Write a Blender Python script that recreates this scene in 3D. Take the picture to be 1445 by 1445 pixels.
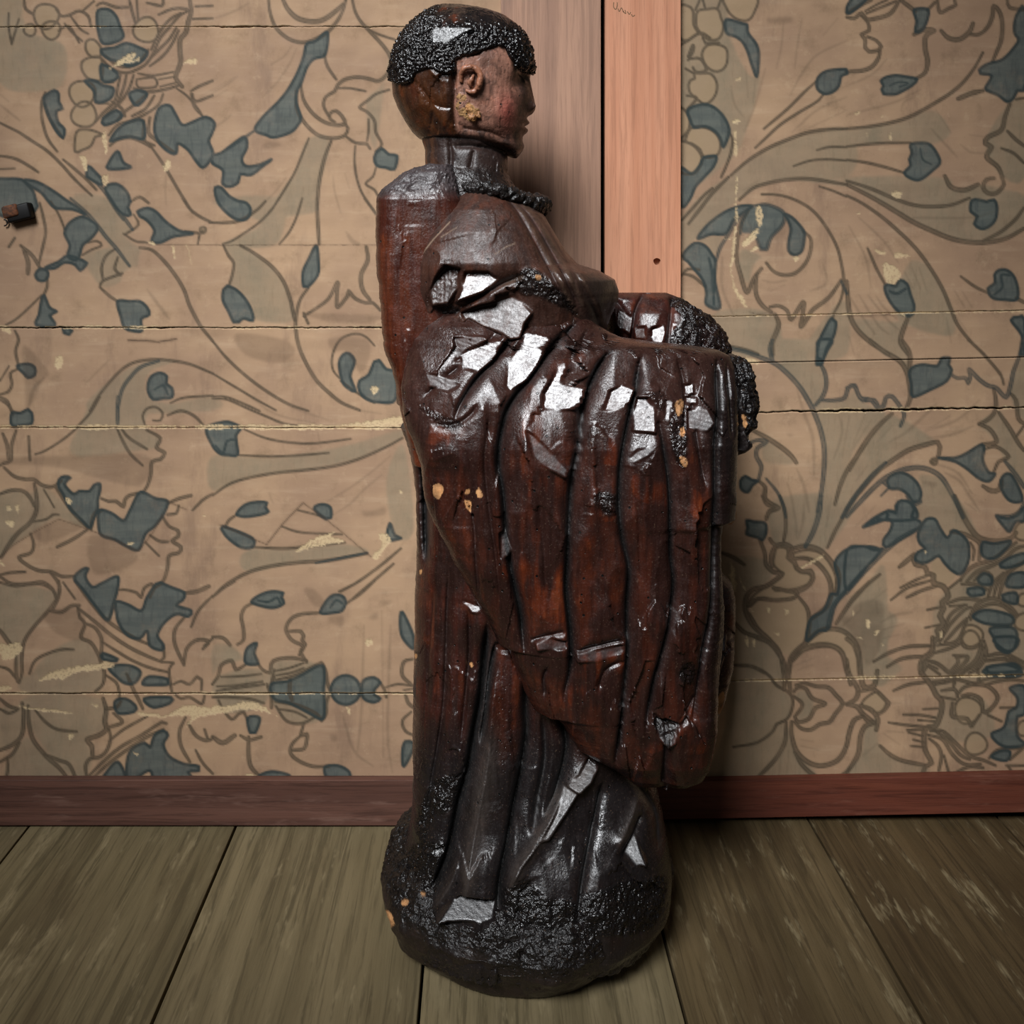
import bpy, bmesh, math, random
import numpy as np
from mathutils import Vector, Matrix

random.seed(7)
rng = np.random.default_rng(7)
scene = bpy.context.scene
for _o in list(bpy.data.objects):
    bpy.data.objects.remove(_o)

# ------------------------------------------------------------------ camera
# photograph frame is 1445 x 1445; wall plane Y = 0, floor Z = 0, camera looks along +Y, lens shifted down
FPX, HX, HY = 1500.0, 680.0, 352.0            # focal length and horizon / axis in photograph pixels
CAM_Y, CAM_Z = -1.578, 0.85
cam_data = bpy.data.cameras.new('camera')
cam_data.sensor_width = 36.0
cam_data.lens = FPX / 1445.0 * 36.0
cam_data.shift_x = (722.5 - HX) / 1445.0
cam_data.shift_y = -(722.5 - HY) / 1445.0
cam_data.clip_start = 0.02
cam = bpy.data.objects.new('camera', cam_data)
cam.location = (0.0, CAM_Y, CAM_Z)
cam.rotation_euler = (math.radians(90), 0, 0)
scene.collection.objects.link(cam)
scene.camera = cam

# ------------------------------------------------------------------ world and lights
world = bpy.data.worlds.new('room_ambient')
scene.world = world
world.use_nodes = True
bg = world.node_tree.nodes['Background']
bg.inputs[0].default_value = (0.95, 0.93, 0.90, 1)
bg.inputs[1].default_value = 0.058

def area(name, loc, target, sx, sy, power, col, spread=180):
    d = bpy.data.lights.new(name, 'AREA')
    d.shape = 'RECTANGLE'; d.size = sx; d.size_y = sy
    d.energy = power; d.color = col; d.spread = math.radians(spread)
    o = bpy.data.objects.new(name, d)
    o.location = loc
    o.rotation_euler = (Vector(target) - Vector(loc)).to_track_quat('-Z', 'Y').to_euler()
    scene.collection.objects.link(o)
    return o
LIGHT_POS = Vector((-0.78, -1.90, 2.30))
area('window_light', LIGHT_POS, (0.03, 0.0, 0.66), 1.45, 1.45, 12.4, (0.95, 0.975, 1.0), 35)

scene.view_settings.view_transform = 'Standard'
scene.view_settings.look = 'None'
scene.view_settings.gamma = 1.0
scene.view_settings.use_curve_mapping = False
scene.view_settings.exposure = 0.0

# ------------------------------------------------------------------ helpers
def lin(r, g, b):
    out = []
    for c in (r, g, b):
        c /= 255.0
        out.append(c / 12.92 if c <= 0.04045 else ((c + 0.055) / 1.055) ** 2.4)
    return tuple(out)

def W(px, py, depth):
    """photograph pixel at a given distance from the camera -> X, Z"""
    return (px - HX) * depth / FPX, CAM_Z - (py - HY) * depth / FPX

def proj(P):
    d = P[..., 1] - CAM_Y
    return HX + P[..., 0] * FPX / d, HY + (CAM_Z - P[..., 2]) * FPX / d

def tag(o, label=None, cat=None, group=None, kind=None):
    if label: o['label'] = label
    if cat: o['category'] = cat
    if group: o['group'] = group
    if kind: o['kind'] = kind
    return o

def empty(name, loc=(0, 0, 0)):
    o = bpy.data.objects.new(name, None)
    o.location = loc
    o.empty_display_size = 0.05
    scene.collection.objects.link(o)
    return o

def link(name, me, mat, parent=None, smooth=True):
    me.materials.clear()
    me.materials.append(mat)
    if smooth and len(me.polygons):
        me.polygons.foreach_set('use_smooth', np.ones(len(me.polygons), dtype=bool))
    o = bpy.data.objects.new(name, me)
    scene.collection.objects.link(o)
    if parent is not None:
        o.parent = parent
        o.matrix_parent_inverse = Matrix.Translation(parent.location).inverted()
    return o

def mesh_np(name, V, Q):
    """mesh from an (n,3) vertex array and an (m,k) face array"""
    me = bpy.data.meshes.new(name)
    V = np.ascontiguousarray(V, dtype=np.float32); Q = np.ascontiguousarray(Q, dtype=np.int32)
    m, k = Q.shape
    me.vertices.add(len(V)); me.vertices.foreach_set('co', V.ravel())
    me.loops.add(m * k); me.loops.foreach_set('vertex_index', Q.ravel())
    me.polygons.add(m)
    me.polygons.foreach_set('loop_start', np.arange(0, m * k, k, dtype=np.int32))
    me.update(calc_edges=True)
    return me

def set_attr(me, name, col):
    a = me.attributes.new(name, 'FLOAT_COLOR', 'POINT')
    c = np.ones((len(me.vertices), 4), dtype=np.float32)
    c[:, :col.shape[1]] = col
    a.data.foreach_set('color', c.ravel())

def bm_mesh(name, bm):
    me = bpy.data.meshes.new(name)
    bm.to_mesh(me); bm.free()
    return me

def smoothstep(a, b, x):
    t = np.clip((x - a) / (b - a), 0, 1)
    return t * t * (3 - 2 * t)

def _hash(ix, iy, iz):
    h = (ix.astype(np.int64) * 374761393 + iy.astype(np.int64) * 668265263 + iz.astype(np.int64) * 2147483647 + 1013904223)
    h = (h ^ (h >> 13)) * 1274126177
    h = h ^ (h >> 16)
    return (h & 0xffff).astype(np.float64) / 65535.0

def vnoise(P, scale):
    """3D value noise in -1..1"""
    p = np.asarray(P, dtype=np.float64) * scale
    i = np.floor(p).astype(np.int64); f = p - i
    u = f * f * (3 - 2 * f)
    r = 0
    for dx in (0, 1):
        for dy in (0, 1):
            for dz in (0, 1):
                w = (u[..., 0] if dx else 1 - u[..., 0]) * (u[..., 1] if dy else 1 - u[..., 1]) * (u[..., 2] if dz else 1 - u[..., 2])
                r = r + w * _hash(i[..., 0] + dx, i[..., 1] + dy, i[..., 2] + dz)
    return r * 2 - 1

def fbm(P, scale, oct=3):
    r = 0; a = 1; t = 0
    for k in range(oct):
        r = r + a * vnoise(P + 17.3 * k, scale * 2 ** k); t += a; a *= 0.5
    return r / t

def parse(s, ox=0, oy=0, sc=1.0):
    return np.array([[ox + sc * float(c) for c in [p.split(',')[0]]] + [oy + sc * float(p.split(',')[1])] for p in s.split()])

def spline(p, closed=False, step=4.0):
    """Catmull-Rom through the points"""
    p = np.asarray(p, float)
    n = len(p)
    if n < 3 and not closed:
        return p
    if closed:
        q = np.vstack([p[-1], p, p[0], p[1]]); segs = n
    else:
        q = np.vstack([2 * p[0] - p[1], p, 2 * p[-1] - p[-2]]); segs = n - 1
    out = []
    for i in range(segs):
        p0, p1, p2, p3 = q[i], q[i + 1], q[i + 2], q[i + 3]
        m = max(1, int(np.hypot(*(p2 - p1)) / step))
        t = (np.arange(m) / m)[:, None]
        out.append(0.5 * ((2 * p1) + (p2 - p0) * t + (2 * p0 - 5 * p1 + 4 * p2 - p3) * t ** 2 + (3 * p1 - p0 - 3 * p2 + p3) * t ** 3))
    out.append(p[:1] if closed else p[-1:])
    return np.vstack(out)

class Canvas:
    """coverage maps in flat drawing coordinates"""
    def __init__(s, w, h): s.w, s.h, s.m = w, h, np.zeros((h, w), np.float32)
    def line(s, pts, wd, val=1.0, soft=1.4, core=None, taper=0):
        n = len(pts) - 1
        pad = wd / 2 + soft + 2
        X0 = int(max(0, pts[:, 0].min() - pad)); X1 = int(min(s.w, pts[:, 0].max() + pad + 1))
        Y0 = int(max(0, pts[:, 1].min() - pad)); Y1 = int(min(s.h, pts[:, 1].max() + pad + 1))
        if X1 <= X0 or Y1 <= Y0 or n < 1: return
        D = np.full((Y1 - Y0, X1 - X0), 1e6, np.float32)           # distance to the stroke's edge, negative inside
        for k in range(n):
            a, b = pts[k], pts[k + 1]
            ww = wd
            if taper:
                e = min(k, n - k) / max(1, n) * 2
                ww = wd * (1 - taper + taper * min(1, e * 2.0))
            x0 = int(max(X0, min(a[0], b[0]) - pad)); x1 = int(min(X1, max(a[0], b[0]) + pad + 1))
            y0 = int(max(Y0, min(a[1], b[1]) - pad)); y1 = int(min(Y1, max(a[1], b[1]) + pad + 1))
            if x1 <= x0 or y1 <= y0: continue
            X, Y = np.meshgrid(np.arange(x0, x1), np.arange(y0, y1))
            d = b - a; L = d @ d + 1e-9
            t = np.clip(((X - a[0]) * d[0] + (Y - a[1]) * d[1]) / L, 0, 1)
            v = D[y0 - Y0:y1 - Y0, x0 - X0:x1 - X0]
            np.minimum(v, np.hypot(X - a[0] - t * d[0], Y - a[1] - t * d[1]) - ww / 2, out=v)
        c = np.clip((soft / 2 - D) / soft, 0, 1) * val
        if core is not None: c = c * (1 - core * np.clip((-D - 1.1) / 1.2, 0, 1))
        v = s.m[Y0:Y1, X0:X1]
        np.maximum(v, c, out=v)
    def fill(s, pts, val=1.0, sub=3):
        x0 = int(max(0, pts[:, 0].min() - 1)); x1 = int(min(s.w, pts[:, 0].max() + 2))
        y0 = int(max(0, pts[:, 1].min() - 1)); y1 = int(min(s.h, pts[:, 1].max() + 2))
        if x1 <= x0 or y1 <= y0: return
        acc = np.zeros((y1 - y0, x1 - x0), np.float32)
        xs = np.arange(x0, x1)
        A, B = pts, np.roll(pts, -1, axis=0)
        for yy in range(y0, y1):
            for k in range(sub):
                y = yy + (k + .5) / sub - .5
                c = ((A[:, 1] <= y) & (B[:, 1] > y)) | ((B[:, 1] <= y) & (A[:, 1] > y))
                if not c.any(): continue
                xi = np.sort(A[c, 0] + (y - A[c, 1]) * (B[c, 0] - A[c, 0]) / (B[c, 1] - A[c, 1]))
                for j in range(0, len(xi) - 1, 2):
                    acc[yy - y0] += np.clip(np.minimum(xs + .5, xi[j + 1]) - np.maximum(xs - .5, xi[j]), 0, 1) / sub
        v = s.m[y0:y1, x0:x1]
        np.maximum(v, acc * val, out=v)
    def blur(s, n=1):
        m = s.m
        for _ in range(n):
            p = np.pad(m, 1, mode='edge')
            m = (p[:-2, 1:-1] + p[2:, 1:-1] + 2 * p[1:-1, 1:-1]) / 4
            p = np.pad(m, 1, mode='edge')
            m = (p[1:-1, :-2] + p[1:-1, 2:] + 2 * p[1:-1, 1:-1]) / 4
        s.m = m
    def sample(s, x, y):
        w2, h2 = 2 * (s.w - 1), 2 * (s.h - 1)
        x = np.abs(np.mod(x + (s.w - 1), w2) - (s.w - 1)); y = np.abs(np.mod(y + (s.h - 1), h2) - (s.h - 1))   # mirrored outside
        i = np.clip(x.astype(int), 0, s.w - 2); j = np.clip(y.astype(int), 0, s.h - 2)
        fx, fy = x - i, y - j
        m = s.m
        return (m[j, i] * (1 - fx) + m[j, i + 1] * fx) * (1 - fy) + (m[j + 1, i] * (1 - fx) + m[j + 1, i + 1] * fx) * fy

# ------------------------------------------------------------------ node helpers
class NT:
    def __init__(s, name):
        s.mat = bpy.data.materials.new(name); s.mat.use_nodes = True
        s.nt = s.mat.node_tree; s.N = s.nt.nodes; s.L = s.nt.links
        s.bsdf = s.N['Principled BSDF']
    def node(s, t, **kw):
        n = s.N.new(t)
        for k, v in kw.items(): setattr(n, k, v)
        return n
    def put(s, sock, v):
        if isinstance(v, bpy.types.NodeSocket): s.L.new(v, sock)
        elif isinstance(v, (tuple, list)) and len(v) == 3 and sock.type == 'RGBA': sock.default_value = (*v, 1)
        else: sock.default_value = v
    def mix(s, f, a, b, mode='MIX'):
        n = s.node('ShaderNodeMix', data_type='RGBA', blend_type=mode)
        s.put(n.inputs[0], f); s.put(n.inputs[6], a); s.put(n.inputs[7], b)
        return n.outputs[2]
    def math(s, op, a, b=0.0, c=0.0, clamp=False):
        n = s.node('ShaderNodeMath', operation=op, use_clamp=clamp)
        s.put(n.inputs[0], a); s.put(n.inputs[1], b); s.put(n.inputs[2], c)
        return n.outputs[0]
    def ramp(s, v, a, b, lo=0.0, hi=1.0):
        n = s.node('ShaderNodeMapRange', interpolation_type='SMOOTHSTEP')
        s.put(n.inputs[0], v); n.inputs[1].default_value = a; n.inputs[2].default_value = b
        n.inputs[3].default_value = lo; n.inputs[4].default_value = hi
        return n.outputs[0]
    def coord(s, scale=(1, 1, 1), loc=(0, 0, 0), rot=(0, 0, 0), kind='Object'):
        t = s.node('ShaderNodeTexCoord'); m = s.node('ShaderNodeMapping')
        m.inputs['Scale'].default_value = scale; m.inputs['Location'].default_value = loc; m.inputs['Rotation'].default_value = rot
        s.L.new(t.outputs[kind], m.inputs[0])
        return m.outputs[0]
    def noise(s, vec, scale, detail=4, rough=.55, dist=0.0):
        n = s.node('ShaderNodeTexNoise')
        s.L.new(vec, n.inputs['Vector']); n.inputs['Scale'].default_value = scale
        n.inputs['Detail'].default_value = detail; n.inputs['Roughness'].default_value = rough; n.inputs['Distortion'].default_value = dist
        return n.outputs[0]
    def voro(s, vec, scale, feature='F1', out='Distance'):
        n = s.node('ShaderNodeTexVoronoi', feature=feature)
        s.L.new(vec, n.inputs['Vector']); n.inputs['Scale'].default_value = scale
        return n.outputs[out]
    def attr(s, name, out='Color'):
        n = s.node('ShaderNodeAttribute', attribute_name=name)
        return n.outputs[out]
    def sep(s, col):
        n = s.node('ShaderNodeSeparateColor'); s.L.new(col, n.inputs[0])
        return n.outputs
    def bump(s, h, strength=.3, dist=.002, normal=None):
        n = s.node('ShaderNodeBump'); s.put(n.inputs['Strength'], strength); n.inputs['Distance'].default_value = dist
        s.L.new(h, n.inputs['Height'])
        if normal is not None: s.L.new(normal, n.inputs['Normal'])
        return n.outputs[0]
    def done(s, color, rough=.6, normal=None, spec=.5, coat=None, coat_rough=.1):
        b = s.bsdf
        s.put(b.inputs['Base Color'], color); s.put(b.inputs['Roughness'], rough)
        b.inputs['Specular IOR Level'].default_value = spec
        if coat is not None:
            s.put(b.inputs['Coat Weight'], coat); s.put(b.inputs['Coat Roughness'], coat_rough)
        if normal is not None: s.L.new(normal, b.inputs['Normal'])
        return s.mat
# ------------------------------------------------------------------ the hand-printed wallpaper: drawn as flat print
# L/K brown/teal line (width), B blue leaf with teal outline, b blue without outline, T tan petal with outline, t tan only,
# R round berry, O olive wash, C torn cream paper, F faint brush hair, S smudge, E paper edge, X bare wood
TILES = {
 'A': (0, 0, .4152), 'L1': (0, 0, .2076), 'L2': (300, 0, .2076), 'L3': (0, 280, .2076), 'L4': (300, 280, .2076), 'L5': (0, 560, .2076),
 'L6': (300, 560, .2076), 'L7': (0, 820, .2076), 'L8': (300, 820, .2076),
 'R1': (945, 0, .17301), 'R2': (1195, 0, .17301), 'R3': (945, 250, .17301), 'R4': (1195, 250, .17301), 'R5': (1000, 480, .17301),
 'R6': (1195, 480, .17301), 'R7': (1000, 700, .17301), 'R8': (1195, 700, .17301), 'R9': (980, 900, .15225), 'R10': (1195, 900, .17301)}
PRINT = {}
PRINT['A'] = """
B 540,370 575,358 595,385 620,425 655,415 700,398 730,420 718,460 710,480 725,520 715,545 690,570 665,545 640,510 605,488 600,520 580,520 545,490 525,440
L 4 600,300 640,330 680,380 690,400
F 4 640,310 740,265
F 4 680,330 800,262
F 4 730,440 785,390
"""
PRINT['L1'] = """
L 5 0,835 60,865 130,900 220,960 320,1025 420,1120 500,1210 570,1280 625,1330
L 5 430,1085 510,1150 590,1220 655,1290
F 5 0,640 60,690
F 6 0,710 60,760 135,820
L 5 0,1060 70,1070 130,1090 200,1130 260,1170
L 4 0,1150 100,1145
B -30,1240 60,1215 150,1222 190,1260 225,1300 245,1370 255,1400 200,1450 0,1460
B 160,1225 230,1230 300,1260 380,1310 450,1360 530,1410 585,1460 500,1425 380,1415 330,1370 280,1310 215,1270
L 5 310,630 285,690 285,790 300,870 330,950 390,1030
L 5 300,700 330,790 370,860 430,940
B 310,650 370,615 400,640 400,690 425,740 385,755 395,830 440,880 430,935 390,900 350,830 320,760 300,690
R 315,110 85
R 350,205 62
R 560,635 88
R 572,780 86
R 995,205 85
R 205,205 40
T 520,900 570,880 640,890 700,920 650,930 620,990 560,1020 510,1030
T 590,280 640,270 690,330 680,385 620,385 585,340
T 560,420 620,390 690,400 690,540 610,540 560,480
L 5 165,0 175,60 230,100
L 5 380,60 420,110 480,100 540,75 600,110 620,180
L 4 440,160 500,230 560,280
L 4 480,110 550,200 600,230
L 4 400,210 470,180 540,290
B 670,70 740,65 790,110 815,170 840,250 780,290 700,295 670,220 660,130
B 690,340 780,325 860,295 950,325 1005,360 960,420 880,450 800,420 720,390
B 690,440 800,500 780,545 700,550
B 700,580 770,600 760,660 700,695 650,690 640,620 580,550 650,550
B 880,640 940,615 1000,640 960,700 920,715
B 700,810 790,750 830,790 780,830 710,850
C 740,470 820,410 900,360 925,365 900,410 950,390 940,415 860,430 800,445
L 5 690,395 740,450 800,485 870,495 940,470 1000,430 1050,350 1090,260 1150,190 1220,110 1290,70
L 5 720,380 790,440 880,455 960,410 1010,340
L 5 1030,340 1060,270 1100,200 1160,130 1230,90
L 5 1020,450 1110,380 1170,300 1215,210
L 5 1000,420 1080,340 1150,270 1200,190
L 8 1290,0 1300,80 1280,150 1265,220 1225,270 1225,350 1230,420 1210,480 1195,530 1240,590
L 4 940,500 1040,515 1180,490
L 4 930,540 1050,530 1060,590 940,595 930,540
L 5 910,600 1000,625 1120,610 1220,580
L 4 1080,540 1200,520
L 4 1090,590 1210,560
L 5 820,510 800,600 780,690 700,770 650,830
L 5 860,510 840,600 800,700
L 5 910,510 880,600 830,680 760,750 700,800
L 4 690,565 770,560
L 4 650,700 740,705
L 5 1110,640 1080,710 1000,770 900,820 800,850 740,920
L 5 1000,640 930,700 850,760 800,820
L 5 1050,650 990,740 900,790
L 5 760,690 830,740 850,790
B 750,960 800,880 880,830 970,820 980,940 880,930 800,945
L 6 750,990 800,950 880,935 960,960 1030,1000
B 740,1110 800,1030 840,1105 890,1140 740,1150
L 6 1020,800 1010,900 1060,950 1130,1000 1190,1040
L 5 980,820 980,950 1050,990
L 5 1030,1000 1100,1100 1160,1200 1230,1320 1310,1445
B 600,1130 640,1160 700,1230 690,1260 620,1220 590,1200
B 715,1280 790,1250 860,1300 885,1370 870,1410 890,1460 840,1460 780,1400
K 7 655,1240 720,1310 790,1420 840,1490
L 5 890,1370 950,1340 1010,1380
L 5 1300,620 1350,590 1445,550
L 5 1310,640 1330,690 1445,650
L 5 1300,640 1320,720 1370,780
L 5 880,0 900,80 920,150
L 5 930,0 940,130
L 5 660,40 700,20 790,50 870,50
L 5 570,70 640,10
L 5 1080,100 1180,60 1270,60
L 5 1330,45 1445,40
L 5 1310,130 1445,125
L 5 1000,20 1100,40 1110,0
L 4 60,90 60,180 80,300
L 4 130,130 110,200 80,300
O 50,90 130,120 80,300
O 0,0 150,0 160,120 230,230 440,310 440,560 300,620 0,560
C 545,1060 580,1070 600,1150 575,1160
C 695,930 720,900 728,1000 722,1050
C 1130,1090 1160,1090 1150,1150 1115,1160
C 1240,430 1300,400 1340,410 1330,430 1270,430
C 690,1210 740,1190 720,1260
F 3 1130,1170 1125,1300 1130,1390
"""
PRINT['L2'] = """
B 640,300 700,280 780,220 765,370 690,400 640,460 605,560 575,620 570,700 600,800 580,850 530,900 420,935 370,920 290,885 340,800 450,690 520,600 580,490 620,380
B 220,930 235,1000 200,1080 230,1130 320,1120 400,1085 330,1140 260,1190 190,1185 175,1240 120,1270 70,1250 75,1170 50,1140 0,1110 0,1060 60,1040 140,980
B 20,1275 60,1275 110,1330 170,1365 230,1380 260,1430 230,1490 160,1490 90,1440 40,1380 20,1320
K 5 290,885 220,935 60,1040
L 6 380,0 390,80 420,170 470,230 540,275 620,290 700,265 780,220 850,140 890,60 905,0
L 8 480,0 510,60 570,120 650,145 740,140 820,90 890,30
L 6 950,0 970,80 1010,150 1070,215 1150,300 1200,370 1215,430 1190,500 1130,550 1060,535 980,525 900,540 850,580 830,620 770,660 755,720 790,790
L 4 1060,200 1120,230 1190,255 1250,280 1250,360
L 5 760,370 780,450 840,540
L 6 600,580 620,680 680,770 760,830 840,850 900,840 880,790 840,755 800,770 800,810 830,830
L 6 570,620 575,740 630,840 720,920 820,940 900,920 920,870 900,840
L 4 850,600 930,600 1040,620
L 5 1200,610 1110,640 1060,680 1000,730 1050,760 1100,820 1110,900 1150,980 1110,1030
L 5 910,930 970,970 1050,980 1070,1010
L 4 1050,960 1060,890 1060,810
B 1120,1030 1150,1010 1200,1050 1255,1060 1235,1150 1180,1140 1115,1125 1100,1070
L 4 1110,1140 1090,1200 1040,1250 1100,1290 1130,1350
L 6 810,950 770,1050 740,1160 720,1280 710,1445
L 4 970,990 965,1100 980,1210 1020,1320 1110,1445
L 4 655,940 610,1050 560,1170 490,1290 420,1400 380,1445
F 4 500,1210 420,1310 290,1440
F 4 620,1270 590,1430
F 4 540,310 490,380 400,440
F 4 570,330 520,440 440,560 340,660
F 4 170,520 90,580 0,630
F 4 100,610 0,670
F 5 130,780 70,830 20,860
F 5 250,20 160,70 60,110 0,125
F 4 820,1200 830,1300 870,1445
F 4 900,1180 930,1280
O 640,950 800,950 720,1300 700,1445 380,1445 560,1170
O 1110,1010 1200,350 1250,360 1160,560 1040,700
S 380,960 470,980 400,1010 340,1000
"""
PRINT['L3'] = """
K 6 480,0 580,90 660,180 720,260 790,340 850,420 880,460
L 4 840,240 920,290 1000,300
L 4 900,210 850,250
O 490,10 740,0 900,215 850,250 950,340 950,380 890,460
K 6 750,0 800,80 850,140 900,210
L 5 270,30 295,130 310,230 290,330 265,440
L 4 345,20 400,110 440,210
B 440,240 470,170 550,125 620,150 665,200 620,270 560,320 540,390 510,420 460,390 475,320
B 310,470 400,430 460,390 560,420 590,440 545,490 510,450 440,435 370,475
B 240,520 270,480 320,490 325,530 300,560 260,555
L 6 140,320 220,390 270,470
L 7 160,350 190,430 190,510
L 6 100,270 60,330
L 5 320,540 320,600 300,650 280,680
L 4 280,660 200,740 110,820 40,860
B 300,660 335,740 385,770 340,795 375,865 245,860 265,790 280,700
L 4 600,300 660,290 690,320 620,350 560,385
L 5 780,345 720,390 690,470 700,550
L 5 800,400 780,480 820,520
L 5 680,600 700,560 830,510
L 5 680,605 740,660 800,700
O 700,340 780,345 890,450 830,520 820,570 690,600 560,400
B 800,700 880,700 950,700 1000,740 1015,790 960,820 965,900 900,900 850,880 820,800
B 935,90 1000,65 1060,90 1130,160 1220,220 1310,240 1180,260 1090,300 1030,290 1050,220 1000,150 950,120
L 6 1260,225 1350,235
L 4 1345,310 1360,240 1380,220
R 1380,215 20
L 4 910,110 940,180 850,245
L 5 1240,0 1300,80 1370,130 1445,165
L 6 950,335 1030,350 1110,420 1190,520 1250,620 1290,730 1360,860 1445,970
F 8 1000,620 1060,700 1150,820
L 5 100,900 125,960 105,1040 125,1140
B 115,1140 190,1125 235,1150 235,1200 190,1220 160,1190
B 430,885 460,880 490,900 470,925 435,915
L 5 120,1160 70,1190 80,1260 60,1310 0,1335
L 5 0,1350 50,1380 85,1465
L 4 0,1240 60,1140
F 9 300,1220 230,1290 200,1400
L 5 610,1445 680,1330 800,1190 900,1120 1040,1095 1180,1105 1300,1130 1445,1190
K 6 800,1445 830,1300 900,1200 970,1140 1080,1105
O 610,1445 800,1200 1040,1100 1200,1110 1020,1180 1000,1330 1160,1390 1445,1340 1445,1445
B 1005,1270 1030,1210 1090,1185 1135,1210 1130,1260 1170,1290 1170,1350 1110,1360 1040,1365 1010,1320
K 4 1050,1300 1110,1270 1140,1330
L 4 1160,1390 1250,1355 1445,1340
F 4 580,1260 650,1190 740,1100
E 2.2 870,965 980,965 1080,975 1200,955
C 370,1090 420,1070 420,1150 380,1150
C 0,870 60,870 70,920 40,915
C 560,865 690,865 680,885 600,880
C 1165,320 1175,320 1195,410 1185,410
C 1000,290 1060,310 1040,320
S 520,720 600,745 530,740
S 160,1000 330,1180 290,1240 190,1440 170,1300
"""
PRINT['L4'] = """
L 5 -20,165 90,165 190,150 300,80 360,20
L 4 70,310 130,290 210,240 310,170 400,80 450,0
L 4 455,310 520,230 570,130 610,0
L 6 710,0 715,150 725,310
L 5 75,320 110,390 145,440 135,520 110,600
O 80,320 190,320 400,460 500,600 555,830 300,830 270,750 180,620 110,590 140,510 140,430
B 100,595 160,620 220,680 265,760 275,830 210,815 180,840 145,840 110,770 70,690 75,620
L 6 190,320 280,370 400,460 480,560 530,690 560,830
B 705,320 720,430 715,520 650,600 620,600 615,500 650,420
L 6 650,610 600,680 575,760 565,870 580,980 620,1090 700,1230 790,1320 880,1390 1000,1440
L 6 530,690 545,760 560,830
L 6 620,800 700,750 790,680 850,570 845,660 850,740 920,660 925,630 970,680 1040,710 1090,710 1140,760
L 7 1045,330 1055,420 1010,520 1020,620 1070,690
F 10 910,230 950,290 990,310
L 4 1030,0 1110,110
L 6 620,780 650,850
L 4 1100,1000 1040,940 970,920 880,950 830,1020 810,1100 820,1170 860,1220
B 860,1120 890,1060 930,1055 965,1100 950,1160 935,1210 970,1310 920,1290 880,1240
B 995,1300 1000,1240 1060,1200 1100,1110 1130,1100 1180,1160 1245,1190 1240,1370 1130,1385 1040,1360
L 4 870,1240 980,1320 1100,1390
L 5 0,970 100,1090 230,1210 380,1320 520,1400 650,1445
L 4 0,1190 100,1250 200,1310 300,1370 430,1440
L 4 0,1345 90,1350 220,1400 320,1445
O 0,20 450,0 440,310 60,315 320,170
S 160,920 480,960 560,1050 440,1120 220,1060
S 800,950 1050,960 1060,1100 1000,1180 900,1040 820,1040
S 640,780 1140,800 1000,850 760,830
C 1080,1280 1130,1290 1110,1330 1080,1320
"""
PRINT['L5'] = """
L 5 0,20 50,50 85,100
B 80,110 140,110 190,85 215,110 215,180 150,195 80,195
F 6 205,0 195,60
L 6 195,270 205,430
L 4 680,0 620,100 540,190 480,250 400,310 300,370 240,390
K 6 800,0 800,100 800,180
L 5 800,220 830,290 890,390 970,465
L 5 830,220 880,280 1000,355
O 680,0 1010,0 990,190 1080,270 1075,340 1000,360 500,400 540,190
L 4 985,190 970,130 1000,80 1060,70 1105,110 1090,160 1040,160
L 6 1000,225 1090,280 1065,345 1120,380 1090,425 1035,440 1025,530 1000,610 970,650
L 5 1140,125 1230,95 1320,130 1380,190
L 6 20,250 50,330 60,420
L 6 110,230 80,330 75,430 30,450 0,465
L 6 30,480 100,540 180,560 230,560 290,600 360,610 420,570
B 405,560 440,540 480,550 440,590 500,660 540,640 610,640 640,600 680,590 680,640 665,700 665,760 630,850 610,890 560,840 480,760 430,660 400,610
B 680,770 760,790 840,840 880,780 940,660 980,650 1060,690 1140,710 1110,800 1050,880 990,930 940,1040 850,1010 780,970 690,940 670,860
L 6 385,620 450,720 520,810 600,890
L 6 620,900 640,800 690,770
L 6 690,690 740,710 790,710 840,745 850,700 880,670 940,655
L 4 300,630 370,750
L 7 235,590 250,680 250,770 210,850 120,930 50,1020 10,1090
L 6 0,660 80,635 160,640 210,690 235,740
L 4 220,850 320,830 360,800 400,800
O 0,650 220,650 300,600 600,890 400,830 240,910 40,1050 0,1090
E 1.2 0,1090 100,1000 250,910 400,830 600,900 800,980 940,1050
E 1.2 940,1050 1040,920 1110,800
E 1.2 1140,710 1270,768
L 6 590,905 500,965 390,1020
L 6 1150,720 1220,690 1300,670
L 5 1215,740 1200,790 1140,800
L 5 1310,770 1380,700 1445,660
L 6 1110,820 1150,880 1210,910 1210,950 1170,980 1230,1020 1215,1060 1150,1080 1140,1160 1110,1250 1050,1300
L 5 1020,940 1080,980 1140,985
L 5 990,990 1080,1080
L 6 210,930 230,1000 210,1060 130,1090 180,1140 260,1180 350,1190 420,1220 500,1220
L 5 0,1210 70,1195 170,1190
L 6 0,1220 80,1270 200,1270 290,1260 360,1310 380,1360
L 6 340,1190 400,1270 400,1350 360,1445
S 500,400 1000,400 960,600 700,560 400,480 0,450 0,420
S 620,940 920,1050 880,1150 640,1200
S 240,900 420,840 560,890 300,990
C 100,740 130,740 125,800
C 40,840 90,840 95,880 60,880
C 50,745 75,745 70,770 50,770
C 450,680 490,710 480,730 450,710
C 870,990 910,985 900,1005 870,1003
C 0,1110 30,1150 0,1130
C 1380,800 1405,805 1390,815
"""
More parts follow.
